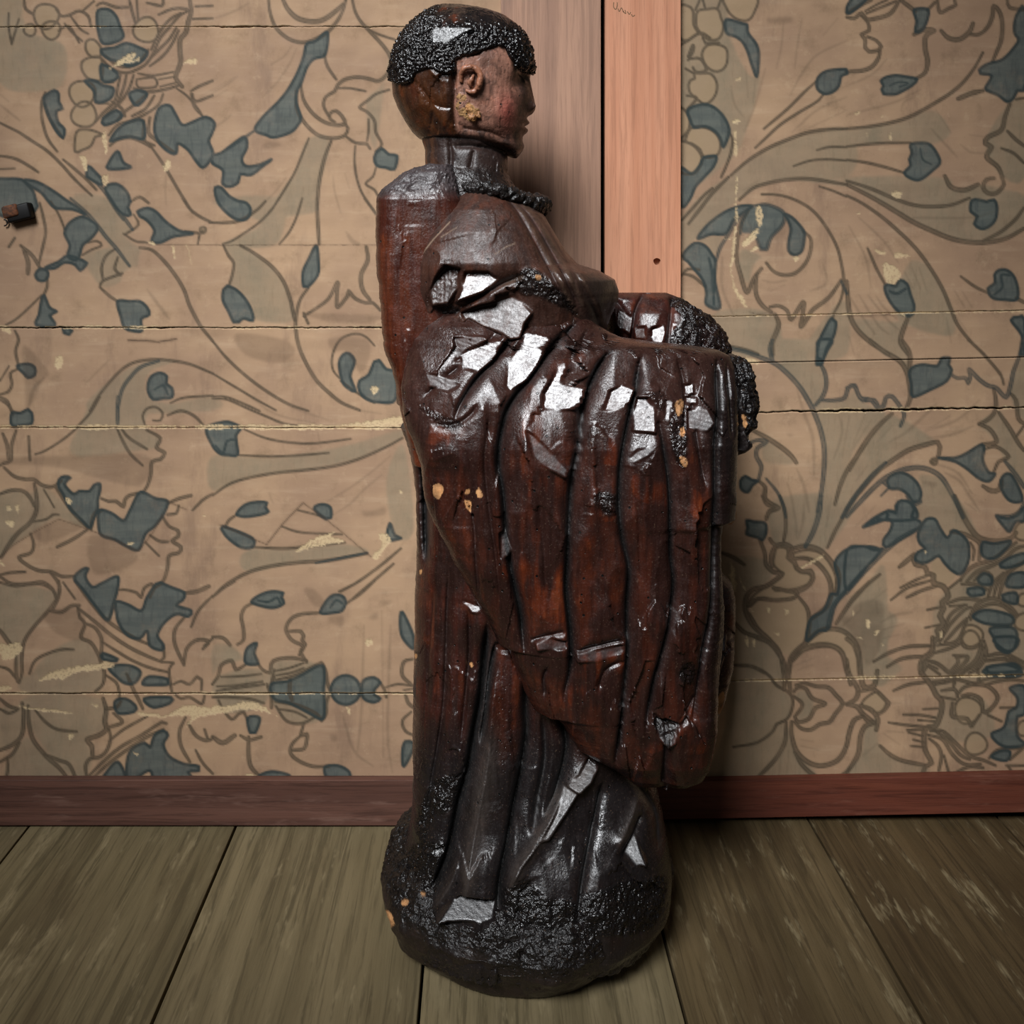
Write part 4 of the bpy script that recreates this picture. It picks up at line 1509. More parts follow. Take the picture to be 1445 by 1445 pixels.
def csample(m, x, y):
    i = np.clip(x.astype(int), 0, SW - 2); j = np.clip(y.astype(int), 0, SW - 2)
    fx, fy = np.clip(x - i, 0, 1), np.clip(y - j, 0, 1)
    return (m[j, i] * (1 - fx) + m[j, i + 1] * fx) * (1 - fy) + (m[j + 1, i] * (1 - fx) + m[j + 1, i + 1] * fx) * fy

def region(txt, ox=0, oy=0, sc=1.0, blur=2, jag=0.0, curved=True):
    c = Canvas(SW, SW)
    p = parse(txt, ox, oy, sc)
    if curved: p = spline(p, True, 3.0)
    if jag: p = p + rng.normal(0, jag, p.shape)
    c.fill(p)
    if blur: c.blur(blur)
    return c.m

def regions(lst, **k):
    m = np.zeros((SW, SW), np.float32)
    for a in lst: m = np.maximum(m, region(*a, **k))
    return m

def prof(txt, y, smooth=0):
    """'y:x y:x' -> x at y"""
    p = np.array([[float(c) for c in q.split(':')] for q in txt.split()])
    return np.interp(y, p[:, 0], p[:, 1])

def loft(y0, y1, left, right, thick, depth=DC, centre='0:0', expo=2.4, step=1.6, near=300, far=70, caps=(1, 1), wob=0.0):
    """closed body in horizontal sections; left/right silhouettes and half thickness against height"""
    n = max(8, int((y1 - y0) / step))
    py = np.linspace(y0, y1, n)
    xl, xr, th = prof(left, py), prof(right, py), prof(thick, py)
    if wob:
        xl = xl + wob * (noise1(py, .06, 3) + .6 * noise1(py, .2, 4) + .4 * noise1(py, .6, 8)); xr = xr + wob * (noise1(py, .06, 5) + .6 * noise1(py, .2, 6) + .4 * noise1(py, .6, 9))
    yc = prof(centre, py)
    ta = np.linspace(np.pi, 2 * np.pi, near, endpoint=False); tb = np.linspace(0, np.pi, far, endpoint=False)
    t = np.r_[ta, tb]
    ct, st = np.cos(t), np.sin(t)
    cx = np.sign(ct) * np.abs(ct) ** (2 / expo); cy = np.sign(st) * np.abs(st) ** (2 / expo)
    a = (xr - xl) / 2 * depth / FPX; xc = ((xr + xl) / 2 - HX) * depth / FPX
    Z = CAM_Z - (py - HY) * depth / FPX
    X = xc[:, None] + a[:, None] * cx[None]
    Y = (CAM_Y + depth) + yc[:, None] + th[:, None] * cy[None]
    V = np.stack([X, Y, np.broadcast_to(Z[:, None], X.shape)], -1)
    return V

def gnormals(V):
    du = np.roll(V, -1, 1) - np.roll(V, 1, 1)
    dv = np.gradient(V, axis=0)
    n = np.cross(dv, du)
    n /= np.linalg.norm(n, axis=-1, keepdims=True) + 1e-12
    c = V.mean(axis=1, keepdims=True)
    if (n * (V - c)).sum() < 0: n = -n
    return n

def capped(V, A):
    """close both ends with shrinking rings"""
    tops = []
    for row, ar in ((V[0], [a[0] for a in A]), (V[-1], [a[-1] for a in A])):
        c = row.mean(0)
        tops.append([row * f + c * (1 - f) for f in (.92, .6, .25, .01)])
    V2 = np.concatenate([np.stack(tops[0][::-1]), V, np.stack(tops[1])], 0)
    A2 = [np.concatenate([np.repeat(a[:1], 4, 0), a, np.repeat(a[-1:], 4, 0)], 0) for a in A]
    return V2, A2

def build(name, V, col, surf, mat, parent, keep=None, caps=True):
    if caps: V, (col, surf) = capped(V, [col, surf])
    R, C = V.shape[:2]
    idx = np.arange(R * C).reshape(R, C)
    nx = np.roll(idx, -1, 1)
    Q = np.stack([idx[:-1], nx[:-1], nx[1:], idx[1:]], -1).reshape(-1, 4)[:, ::-1]
    Vf = V.reshape(-1, 3); cf = col.reshape(-1, 3); sf = surf.reshape(-1, 3)
    if keep is not None:
        k = keep.reshape(-1)
        Q = Q[k[Q].any(1)]
        used = np.unique(Q); mp = np.full(len(Vf), -1); mp[used] = np.arange(len(used))
        Q = mp[Q]; Vf, cf, sf = Vf[used], cf[used], sf[used]
    me = mesh_np(name, Vf, Q)
    set_attr(me, 'paint', cf); set_attr(me, 'surf', sf)
    return link(name, me, mat, parent)

def cells(px, py, n, box_, aniso=1.8, seed=1, tilt=.22, edge=3.0):
    """gouge marks: shallow tilted scoops that meet in crisp ridges"""
    r = np.random.default_rng(seed)
    s = np.c_[r.uniform(box_[0], box_[2], n), r.uniform(box_[1], box_[3], n)]
    g = r.normal(0, tilt, (n, 2))
    size = math.sqrt((box_[2] - box_[0]) * (box_[3] - box_[1]) / n / aniso)
    k2 = tilt * .9 / size
    out = np.empty(px.size); sh = px.shape
    x = px.ravel(); y = py.ravel()
    for i in range(0, x.size, 40000):
        X = x[i:i + 40000]; Y = y[i:i + 40000]
        dx = X[:, None] - s[None, :, 0]; dy = (Y[:, None] - s[None, :, 1]) / aniso
        d2 = dx * dx + dy * dy
        k = np.argpartition(d2, min(5, n - 1), axis=1)[:, :5]
        t = lambda m: np.take_along_axis(m, k, 1)
        h = g[k, 0] * t(dx) + g[k, 1] * t(dy) + k2 * t(d2)
        out[i:i + 40000] = h.min(1)
    return out.reshape(sh) * .0009          # pixels -> metres

def planed(V, px, py, polys):
    """flats left by the chisel: each polygon becomes one plane, turned by the given angles from the lie that catches the window"""
    hit = np.zeros(px.shape)
    for txt, ox, oy, sc, yaw, pitch in polys:
        m = csample(region(txt, ox, oy, sc, blur=1, curved=False), px, py) * (V[..., 1] < V[..., 1].mean())
        sel = m > .5
        if sel.sum() < 12: continue
        A = V[sel].mean(0)
        v = np.array([0, CAM_Y, CAM_Z]) - A; l = np.array(LIGHT_POS) - A
        n = v / np.linalg.norm(v) + l / np.linalg.norm(l); n /= np.linalg.norm(n)
        n = n + np.array([math.radians(yaw), 0, math.radians(pitch)]); n /= np.linalg.norm(n)
        pl = A[1] - (n[0] * (V[..., 0] - A[0]) + n[2] * (V[..., 2] - A[2])) / n[1]
        pl = pl + .00007 * np.sin((V[..., 2] * .8 + V[..., 0] * .35) * 1300 + 5 * vnoise(V, 60)) + .00022 * vnoise(V, 95) + .00008 * vnoise(V, 300)      # chatter of the tool
        V[..., 1] = V[..., 1] * (1 - m) + pl * m
        hit = np.maximum(hit, (m > .5) * np.minimum(.25 + .016 * max(abs(yaw), abs(pitch)), .42))
    return hit

def carve(V, D, both=True):
    n = gnormals(V)
    f = smoothstep(.05, .5, -n[..., 1]) if not both else smoothstep(.05, .5, np.abs(n[..., 1]))
    sgn = np.sign(n[..., 1])
    W2 = V.copy(); W2[..., 1] += sgn * f * D
    return W2, n, f

def mixc(a, b, m):
    return a * (1 - m[..., None]) + np.asarray(b) * m[..., None]

def statue_material():
    t = NT('varnished_carved_wood')
    col = t.attr('paint'); s = t.sep(t.attr('surf'))        # surf: roughness, pitting, planed flat
    v = t.coord(); vz = t.coord((1, 1, .06)); vg = t.coord((1, 1, .14))
    g = t.noise(vz, 190, 4, .65); n = t.noise(v, 70, 5, .65); n2 = t.noise(v, 400, 2, .6); n3 = t.noise(v, 28, 4, .6); n4 = t.noise(v, 1100, 1, .5)
    gs = t.noise(vg, 620, 3, .65)
    c = t.mix(t.ramp(g, .42, .66, 0, .55), col, t.mix(1.0, col, (.42, .36, .34), 'MULTIPLY'))
    c = t.mix(t.ramp(n, .52, .72, 0, .5), c, t.mix(1.0, col, (1.6, 1.3, 1.15), 'MULTIPLY'))
    c = t.mix(t.ramp(n3, .5, .75, 0, .55), c, t.mix(1.0, col, (.45, .42, .42), 'MULTIPLY'))
    c = t.mix(t.ramp(gs, .52, .72, 0, .4), c, t.mix(1.0, col, (.4, .36, .36), 'MULTIPLY'))
    # worm holes
    w = t.voro(v, 78, 'F1', 'Distance'); wc = t.sep(t.voro(v, 78, 'F1', 'Color'))
    hole = t.math('MULTIPLY', t.ramp(w, .085, .125, 1, 0), t.math('GREATER_THAN', wc[0], .52))
    w2 = t.voro(v, 240, 'F1', 'Distance'); wc2 = t.sep(t.voro(v, 240, 'F1', 'Color'))
    hole2 = t.math('MULTIPLY', t.math('MULTIPLY', t.ramp(w2, .18, .30, 1, 0), t.math('GREATER_THAN', wc2[0], .45)), s[1])
    hole = t.math('MAXIMUM', hole, hole2)
    c = t.mix(hole, c, (.003, .003, .003))
    # dusty speckle
    c = t.mix(t.math('MULTIPLY', t.ramp(n2, .64, .70), .26), c, lin(112, 88, 70))
    pit = t.noise(v, 270, 2, .55)
    h = t.math('ADD', t.math('MULTIPLY', g, -.22), t.math('MULTIPLY', hole, -1.2))
    h = t.math('ADD', h, t.math('MULTIPLY', n2, .34))
    h = t.math('ADD', h, t.math('MULTIPLY', gs, -.10))
    h = t.math('ADD', h, t.math('MULTIPLY', n4, .05))
    h = t.math('ADD', h, t.math('MULTIPLY', n, .30))
    h = t.math('ADD', h, t.math('MULTIPLY', t.math('MULTIPLY', pit, s[1]), 2.6))
    rough = t.math('ADD', s[0], t.math('ADD', t.ramp(n, .3, .7, -.06, .10), t.ramp(n2, .4, .7, -.05, .08)), clamp=True)
    return t.done(c, rough, t.bump(h, t.math('MULTIPLY_ADD', s[2], -.36, .66), .0016), .5)
M_CARVED = statue_material()

C_DARK, C_RED, C_BLACK = np.array(lin(40, 25, 21)), np.array(lin(82, 36, 20)), np.array(lin(13, 11, 11))
C_SLAB, C_MANTLE, C_FLESH = np.array(lin(74, 33, 20)), np.array(lin(60, 39, 32)), np.array(lin(162, 116, 97))
C_RAW, C_ROSE, C_ORANGE = np.array(lin(186, 136, 88)), np.array(lin(160, 84, 72)), np.array(lin(112, 52, 26))

def finish(V, px, py, base, cut=None, pits=None, worn=None, worn_col=C_RED, raw=None, rough=.27, black=1.0):
    """paint: worn crests, black in the cuts, chips of raw wood; then small real roughness where pitted"""
    stz = np.array([1, 1, .12])
    st = fbm(V * stz, 130, 3); bl = fbm(V, 26, 3); sm = fbm(V, 75, 2)
    col = np.broadcast_to(base, V.shape).copy()
    if worn is not None:
        col = mixc(col, worn_col, np.clip(worn * smoothstep(-.35, .35, st * .8 + bl * 1.0), 0, 1))
        col = mixc(col, C_ORANGE, np.clip(worn * smoothstep(.28, .55, st * .6 + bl + sm * .4), 0, 1) * .75)
    col = mixc(col, C_DARK * .7, smoothstep(.1, .5, bl) * .5)
    r = np.full(px.shape, rough + .02) + .12 * np.clip(bl, -.5, .8)
    if cut is not None:
        k = np.clip(cut / .016, 0, 1) * black
        col = mixc(col, C_BLACK, smoothstep(.38, .95, k))
        r = r + .32 * smoothstep(.1, .7, k)
    p = np.zeros(px.shape)
    if pits is not None:
        p = pits
        col = mixc(col, C_BLACK * 1.3, np.clip(p * 1.1, 0, .85))
        r = r - .10 * p
    if raw is not None:
        kk = smoothstep(.25, .55, raw * (1 + .9 * sm) )
        col = mixc(col, C_RAW * (1 + .7 * sm[..., None] + .3 * st[..., None]), kk); r = r + .4 * kk
    return col, np.stack([np.clip(r, .08, .95), p, np.zeros_like(p)], -1)

def roughen(V, n, pits, amp=.0022, sc=230):
    h = np.abs(vnoise(V, sc)) * -1.0 + .6 * vnoise(V, sc * .45) + .3 * vnoise(V, sc * 2)
    return V + n * (pits * amp * h)[..., None]

statue = empty('carved_figure', (W(742, 0, DC)[0], YC, 0))
tag(statue, 'dark varnished wormholed wooden carving of a robed standing person seen in profile', 'statue')
LITPITCH, LITYAW = 0, 0

# ---- base block ------------------------------------------------------------
zb = np.r_[np.linspace(0, .012, 6), np.linspace(.014, .150, 120)]
rb = np.interp(zb, [0, .004, .02, .04, .058, .075, .09, .105, .12, .135, .150], [.146, .151, .166, .181, .186, .182, .172, .152, .122, .09, .05])
ang = np.linspace(0, 2 * np.pi, 460, endpoint=False)
cxb = W(740, 0, DC)[0] - .006 * smoothstep(.045, 0, zb)[:, None]
lump = 1 + .020 * np.sin(3 * ang + .6) + .014 * np.sin(5 * ang + 2.1) + .008 * np.sin(9 * ang)
Vb = np.stack([cxb + rb[:, None] * np.cos(ang) * lump, YC + rb[:, None] * np.sin(ang) * lump, np.broadcast_to(zb[:, None], (len(zb), 460))], -1)
nb = gnormals(Vb)
Vb = Vb + nb * (.009 * fbm(Vb, 10, 4) * smoothstep(0, .02, Vb[..., 2]))[..., None]
# broad tool flats round the side
ca = cells(ang[None] * 160 + 0 * zb[:, None], (zb[:, None] * 1000) + 0 * ang[None], 60, (0, 0, 1005, 150), 1.0, 5, .07, 4)
Vb = Vb + nb * (ca * smoothstep(.005, .02, Vb[..., 2]))[..., None]
pxb, pyb = proj(Vb)
pitb = smoothstep(.052, .086, Vb[..., 2] + .018 * fbm(Vb, 22, 3)) * .95 + .50 * smoothstep(-.2, .5, fbm(Vb, 14, 3)) * smoothstep(.01, .05, Vb[..., 2])
Vb = roughen(Vb, nb, pitb, .0032, 210)
z7 = (510, 1040, .3114)
chips = regions([('98,790 115,785 140,810 142,850 130,905 112,890 100,840', *z7), ('245,560 270,555 268,590 240,600', *z7), ('178,735 205,732 200,760 175,758', *z7),
                 ('270,705 285,700 288,722 272,722', *z7), ('1298,645 1330,640 1328,662 1300,668', *z7)], blur=1, jag=.5)
Vb = Vb + nb * ((.0022 * fbm(Vb, 70, 3) - .0016 * np.abs(fbm(Vb + 5, 45, 2))) * smoothstep(0, .01, Vb[..., 2]))[..., None]
colb, sb = finish(Vb, pxb, pyb, np.array(lin(38, 28, 24)), None, np.clip(pitb, 0, 1), None, raw=csample(chips, pxb, pyb) * (nb[..., 1] < 0), rough=.42)
edge = smoothstep(.011, .004, Vb[..., 2]) * smoothstep(-.3, .3, fbm(Vb, 30, 2))
colb = mixc(colb, np.array(lin(104, 74, 58)), edge * .7)
build('base', Vb, colb, sb, M_CARVED, statue)

# ---- lower robe --------------------------------------------------------------
rel = Relief()
rel.c('688,880 683,930 678,985 668,1040 660,1089 646,1140 634,1200 616,1250 598,1286', 9, 15, .030, t0=.1, t1=.1)
rel.c('700,905 690,960 684,1010 676,1060', 9, 8, .022)
rel.c('744,960 742,1000 743,1040 736,1090 725,1142 715,1200 705,1255 702,1304', 7, 12, .024, t0=.05, t1=.06)
rel.c('790,1010 800,1060 786,1120 768,1155', 14, 8, .022)
rel.c('765,1010 770,1070 760,1130 752,1180', 9, 9, .016)
rel.c('849,1110 845,1135 837,1174 826,1230 815,1298', 5, 9, .016, t0=.1)
rel.c('905,1150 895,1178 877,1211', 6, 8, .010)
rel.c('634,790 631,850 629,920 626,990 618,1050 604,1130 596,1190', 5, 7, .009)
rel.c('661,860 662,920 656,990 650,1050', 3, 6, .009)
rel.c('612,830 606,900 602,1000', 4, 4, .005)
rel.c('593,600 596,660 598,740 600,800', 8, 8, .026)
rel.c('880,1090 900,1110 925,1150 930,1200', 8, 12, .012)
rel.r('838,1074 815,1100 790,1128 770,1165 750,1195 730,1225 715,1262', 7, 10, .017)
rel.r('702,930 694,1000 688,1070 676,1140 664,1210 655,1280', 12, 16, .014)
rel.r('648,1215 634,1250 610,1285', 7, 7, .008)
rel.r('900,1120 890,1150 872,1190', 10, 14, .010)
Vr = loft(600, 1262, '600:566 640:580 690:588 760:589 850:586 950:584 1050:583 1110:584 1150:582 1180:574 1200:566 1230:560 1262:562',
          '600:880 700:890 900:900 1050:912 1110:926 1160:936 1200:942 1235:940 1262:925',
          '600:.100 700:.104 900:.106 1000:.112 1060:.120 1100:.132 1140:.153 1170:.165 1200:.171 1240:.172 1262:.165', expo=2.5, near=330, far=90, wob=1.1)
px, py = proj(Vr)
cut, rid = csample(soft(rel.cut), px, py), csample(rel.rid, px, py)
cl = cells(px, py, 150, (560, 600, 950, 1320), 2.4, 11, .11, 4)
Vr, nr, fr = carve(Vr, -cut + rid + cl + .004 * fbm(Vr, 12, 2))
z6 = (520, 800, .263)
hit = planed(Vr, px, py, [('410,740 450,722 520,735 602,765 602,835 540,842 480,832 400,812 330,800', *z7, 3, 3),
                          ('985,165 1030,95 1075,130 1040,190 990,235 945,245 930,205', *z7, LITYAW + 3, LITPITCH + 6),
                          ('915,215 985,240 930,330 850,450 800,470 880,330', *z7, LITYAW - 6, LITPITCH - 4),
                          ('285,512 375,512 370,545 320,545', *z7, LITYAW, LITPITCH + 2), ('1240,440 1262,500 1290,560 1240,580 1185,550 1205,500', *z7, LITYAW + 6, LITPITCH - 2),
                          ('505,180 605,212 590,252 550,248', *z6, LITYAW + 2, LITPITCH)])
pit = np.maximum(csample(regions([('250,480 380,500 330,640 290,770 180,740 150,600', *z7), ('640,720 740,650 830,720 980,760 970,850 820,890 660,880', *z7), ('990,740 1120,690 1250,700 1180,800 980,850', *z7), ('1060,720 1250,650 1380,640 1330,860 1180,900 1020,880', *z7),
                          ('330,200 480,190 430,330 330,360 280,480 250,380', *z7)], blur=6), px, py), .25 * smoothstep(0, .5, fbm(Vr, 18, 3)))
# ragged hem
hem = smoothstep(1236, 1262, np.linspace(600, 1262, Vr.shape[0]))[:, None]
Vr = roughen(Vr, nr, np.clip(pit + hem, 0, 1), .0030, 220)
raw = csample(regions([('1040,40 1060,45', *z7), ('545,530 556,525 560,545 548,548', *z6), ('246,470 262,470 258,495 248,490', *z6), ('268,20 285,20 280,50', *z6)][1:], blur=1, jag=.4), px, py)
wornr = np.clip(smoothstep(1110, 990, py) * .75, 0, 1) * smoothstep(0, .012, .012 - cut) * (1 - .5 * smoothstep(1040, 1100, py) * (px < 640))
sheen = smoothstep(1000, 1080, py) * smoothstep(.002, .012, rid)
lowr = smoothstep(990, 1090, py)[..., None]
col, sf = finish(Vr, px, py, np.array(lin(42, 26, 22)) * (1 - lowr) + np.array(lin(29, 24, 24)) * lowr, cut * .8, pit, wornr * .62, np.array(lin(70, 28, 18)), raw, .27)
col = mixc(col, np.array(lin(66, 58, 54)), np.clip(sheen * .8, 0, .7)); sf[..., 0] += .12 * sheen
sf[..., 0] = np.where(hit > 0, hit, sf[..., 0])
sf[..., 2] = hit > 0
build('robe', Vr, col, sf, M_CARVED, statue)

# ---- cloak board down the back ----------------------------------------------
Vk = loft(236, 640, '236:604 241:586 250:570 258:559 268:545 274:540 284:536 320:535 369:536 407:540 457:543.7 489:547 511:557 560:566 640:585',
          '236:640 300:660 640:700', '236:.062 250:.075 285:.088 400:.092 640:.09', expo=5, near=240, far=60, wob=1.3)
px, py = proj(Vk)
top = smoothstep(285, 262, py + 6 * fbm(Vk, 40, 2))
cl = cells(px, py, 40, (530, 230, 660, 560), 4, 21, .06, 3)
Vk, nk, fk = carve(Vk, cl)
Vk = roughen(Vk, nk, top * .8 + .08, .0026, 240)
col, sf = finish(Vk, px, py, np.array(lin(62, 28, 19)), None, top * .35, np.full(px.shape, .6) * smoothstep(280, 330, py), np.array(lin(92, 42, 20)), None, .3)
col = mixc(col, np.array(lin(70, 66, 68)), top * .7); sf[..., 0] += .16 * top
build('cloak_back', Vk, col, sf, M_CARVED, statue)

# ---- neck ---------------------------------------------------------------------
Vn = loft(150, 292, '150:590 200:596 212:600 228:600 250:602 262:606 292:606', '150:700 200:712 215:716 245:717 256:722 268:730 292:740',
          '150:.045 200:.047 240:.05 262:.06 292:.07', expo=2.2, near=130, far=50)
px, py = proj(Vn)
rn = Relief(); rn.c('634,200 636,215 636,236', 3, 3, .006); rn.c('668,214 664,235', 3, 3, .004); rn.c('640,206 670,206 700,212 716,222', 5, 7, .008)
ct = csample(rn.cut, px, py)
Vn, nn, _ = carve(Vn, -ct + cells(px, py, 25, (590, 150, 730, 290), 1.4, 3, .07, 4))
pn = smoothstep(228, 246, py) * .6
Vn = roughen(Vn, nn, pn, .002, 240)
col, sf = finish(Vn, px, py, np.array(lin(44, 30, 26)), ct, pn, smoothstep(640, 600, px) * .7, np.array(lin(92, 58, 36)), None, .42)
build('neck', Vn, col, sf, M_CARVED, statue)

# ---- head ----------------------------------------------------------------------
HEADL = '11.5:625 13:617 17:609 23:599 37:582 54:568 68:560.5 85:555.5 100:553 116:553 135:554.5 153:561.5 172:572 187:582 196:592 201:622 206:655 212:690 218:712 223:724'
HEADR = '11.5:632 13:650 15:665 21:692 29:713 41:727.6 54:740 73:747.5 90:750 100:749.6 112:748 125:747.5 140:747.5 153:746 163:744 172:742.5 182:740.5 192:737.5 200:736 208:736.5 214:736 219:733 223:729'
HEADT = '11.5:.004 13:.018 17:.030 24:.043 37:.057 54:.067 72:.073 95:.076 120:.0755 145:.072 165:.067 185:.060 197:.053 206:.044 214:.033 219:.022 223:.006'
def head_form(dx=0):
    V = loft(11.5, 223, HEADL, HEADR, HEADT, expo=2.25, step=1.15, near=300, far=110)
    yl = V[..., 1] - YC
    py0 = HY + (CAM_Z - V[..., 2]) * FPX / DC                     # height on the axis plane
    px0 = HX + V[..., 0] * FPX / DC
    fr = smoothstep(700, 742, px0)                                  # the face looks towards +X
    g = lambda y0, s: np.exp(-((py0 - y0) / s) ** 2)
    bridge = prof('100:0 112:.1 125:3.2 140:6.5 150:9.2 155:9.6 160:7.5 164:2.0 168:0', py0)
    V[..., 0] += fr * bridge * .0009 * np.exp(-(yl / .0115) ** 2)
    V[..., 0] += fr * .0062 * g(152, 8) * np.exp(-((np.abs(yl) - .013) / .006) ** 2)      # wings of the nose
    V[..., 0] += fr * (.0050 * g(174, 4.2) - .0038 * g(178.5, 2.6) + .0050 * g(185, 5)) * np.exp(-(yl / .021) ** 2)   # lips
    V[..., 0] -= fr * .0022 * g(168, 4) * np.exp(-(yl / .006) ** 2)
    V[..., 0] += fr * .003 * g(206, 8) * np.exp(-(yl / .02) ** 2)                          # chin
    # eye sockets, lids and brow
    dpth = np.exp(-((np.abs(yl) - .031) / .015) ** 2)
    V[..., 0] -= fr * .0125 * g(113, 9) * dpth
    V[..., 0] += fr * .0068 * g(116, 5.5) * np.exp(-((np.abs(yl) - .031) / .010) ** 2)
    V[..., 0] += fr * .0035 * g(99, 5) * np.exp(-((np.abs(yl) - .03) / .02) ** 2)
    return V
Vh = head_form()
px, py = proj(Vh)
z1 = (520, 0, .2076)
rh = Relief()
rh.c('636,98 642,120 641,140 640,160 642,185', 4, 5, .006); rh.c('645,170 655,180 690,186 716,198', 6, 4, .004)
rh.c('600,140 620,150 640,152', 6, 6, .003); rh.c('590,118 610,150 606,185', 5, 5, .004)
cut = csample(rh.cut, px, py)
cheek = .006 * np.exp(-(((px - 714) / 16) ** 2 + ((py - 158) / 20) ** 2)) - .010 * np.exp(-(((px - 733) / 11) ** 2 + ((py - 115) / 12) ** 2))
flesh = csample(region('600,400 740,372 800,332 940,332 965,420 1000,500 1090,520 1130,700 1120,800 1080,900 1060,1020 980,1000 880,960 800,945 700,930 630,930 590,820 585,650 600,520', *z1, blur=4), px, py)
cl = cells(px, py, 60, (550, 10, 755, 225), 1.3, 8, .13, 4) * (1 - .8 * flesh)
Vh, nh, fh = carve(Vh, -cut + cheek + cl + .0008 * fbm(Vh, 60, 2))
Vh = roughen(Vh, nh, .12 + 0 * px, .0015, 200)
col, sf = finish(Vh, px, py, np.array(lin(46, 27, 18)), cut * .9, None, np.full(px.shape, .55) * (px < 650), np.array(lin(96, 56, 30)), None, .27)
fn = fbm(Vh * np.array([1, 1, .5]), 60, 3)
fl = np.clip(flesh * 1.1, 0, 1)
col = mixc(col, C_FLESH * (1 + .22 * fn[..., None]), fl * (.80 + .12 * fn))
rose = np.exp(-(((px - 716) / 15) ** 2 + ((py - 158) / 26) ** 2)) * fl
col = mixc(col, C_ROSE, np.clip(rose * .9, 0, .85))
crk = smoothstep(.10, .02, np.abs(vnoise(Vh * np.array([1, 1, .25]), 170))) * .35 + smoothstep(.06, .01, np.abs(vnoise(Vh * np.array([.4, 1, 1]), 150))) * .25
darkening = fl * (crk + smoothstep(.18, .45, fbm(Vh, 95, 2)) * .45 + .75 * smoothstep(175, 205, py + 4 * fn) + .9 * np.exp(-(((px - 738) / 12) ** 2 + ((py - 112) / 13) ** 2)))  # crackle and blotches, darker towards the jaw and in the eye socket
col = mixc(col, np.array(lin(30, 21, 18)), np.clip(darkening, 0, .9))
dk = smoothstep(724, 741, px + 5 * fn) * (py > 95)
col = mixc(col, np.array(lin(40, 26, 21)), np.clip(dk * .85, 0, .9))  # dark varnish and soot on the face front, with its shade painted in
lipm = np.exp(-((py - 180) / 7) ** 2) * smoothstep(728, 738, px)
col = mixc(col, np.array(lin(110, 48, 42)), lipm * .3)
rawe = csample(region('600,650 650,640 690,700 745,735 765,790 700,830 640,790 605,760', *z1, blur=2, jag=.8), px, py) * (nh[..., 1] < 0)
col = mixc(col, np.array(lin(164, 124, 78)) * (1 + .5 * fbm(Vh, 240, 2)[..., None]), smoothstep(.35, .7, rawe * (1 + 1.5 * fbm(Vh, 130, 2))))
sf[..., 0] += .16 * fl + .3 * rawe; sf[..., 1] = np.clip(rawe * .8 + .12 * fl, 0, 1)
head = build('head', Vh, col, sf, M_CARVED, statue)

# hair: a rough cap that follows the skull
Vc = head_form()
pxc, pyc = proj(Vc)
hairm = csample(region('165,555 230,570 290,560 330,490 420,468 500,498 585,478 592,420 610,392 700,372 790,336 870,318 930,330 962,400 1010,468 1060,492 1120,480 1180,200 1000,20 700,-20 450,20 200,150 60,400', *z1, blur=1, jag=.7), pxc, pyc)
m = smoothstep(.15, .75, hairm)
topf = smoothstep(46, 26, pyc) * smoothstep(600, 640, pxc)
nc = gnormals(Vc)
curl = np.abs(vnoise(Vc, 210)) * .5 + np.abs(vnoise(Vc + 3, 380)) * .5
Vc = Vc + nc * (-.0012 + m * (.0042 + (1 - .8 * topf) * (.0052 * (.42 - curl) + .0018 * vnoise(Vc, 560))))[..., None]
hit = planed(Vc, pxc, pyc, [('440,200 560,190 700,195 720,215 620,250 540,300 440,300', *z1, LITYAW, LITPITCH + 2)])
pits = np.clip((1 - .85 * topf) * .75, 0, 1)
col, sf = finish(Vc, pxc, pyc, np.array(lin(26, 22, 22)), None, pits, topf, np.array(lin(58, 46, 40)), None, .14)
sf[..., 0] = np.where(hit > 0, hit, sf[..., 0])
sf[..., 2] = hit > 0
Vc2, (col, sf, mm) = capped(Vc, [col, sf, m[..., None]])
o = build('hair', Vc2, col, sf, M_CARVED, head, keep=(mm[..., 0] > .02), caps=False)

# ear: rim, inner fold and chipped lobe
def tube(name, pts, radii, mat, parent, col, rough=.3, seg=12, pit=.1, close=True, rep=6):
    p = np.asarray(pts, float)
    tck = np.linspace(0, len(p) - 1, len(p) * rep)
    i = np.clip(tck.astype(int), 0, len(p) - 2); f = tck - i
    q = np.vstack([2 * p[0] - p[1], p, 2 * p[-1] - p[-2]])
    a, b, c, d = q[i], q[i + 1], q[i + 2], q[i + 3]; f = f[:, None]
    C = .5 * (2 * b + (c - a) * f + (2 * a - 5 * b + 4 * c - d) * f ** 2 + (3 * b - a - 3 * c + d) * f ** 3)
    r = np.interp(tck, np.arange(len(p)), radii)
    T = np.gradient(C, axis=0); T /= np.linalg.norm(T, axis=1, keepdims=True)
    up = np.array([0, -1.0, 0.01]); N = np.cross(T, up); N /= np.linalg.norm(N, axis=1, keepdims=True) + 1e-9; B = np.cross(T, N)
    an = np.linspace(0, 2 * np.pi, seg, endpoint=False)
    V = C[:, None] + r[:, None, None] * (np.cos(an)[None, :, None] * N[:, None] + np.sin(an)[None, :, None] * B[:, None])
    n = gnormals(V)
    V = V + n * (pit * .004 * (vnoise(V, 210) + .5 * vnoise(V, 420)))[..., None]
    cc = np.broadcast_to(col, V.shape) * (1 + .35 * fbm(V, 90, 2)[..., None])
    sf = np.stack([np.full(V.shape[:2], rough), np.full(V.shape[:2], min(1, pit)), np.zeros(V.shape[:2])], -1)
    return build(name, V, cc, sf, mat, parent)

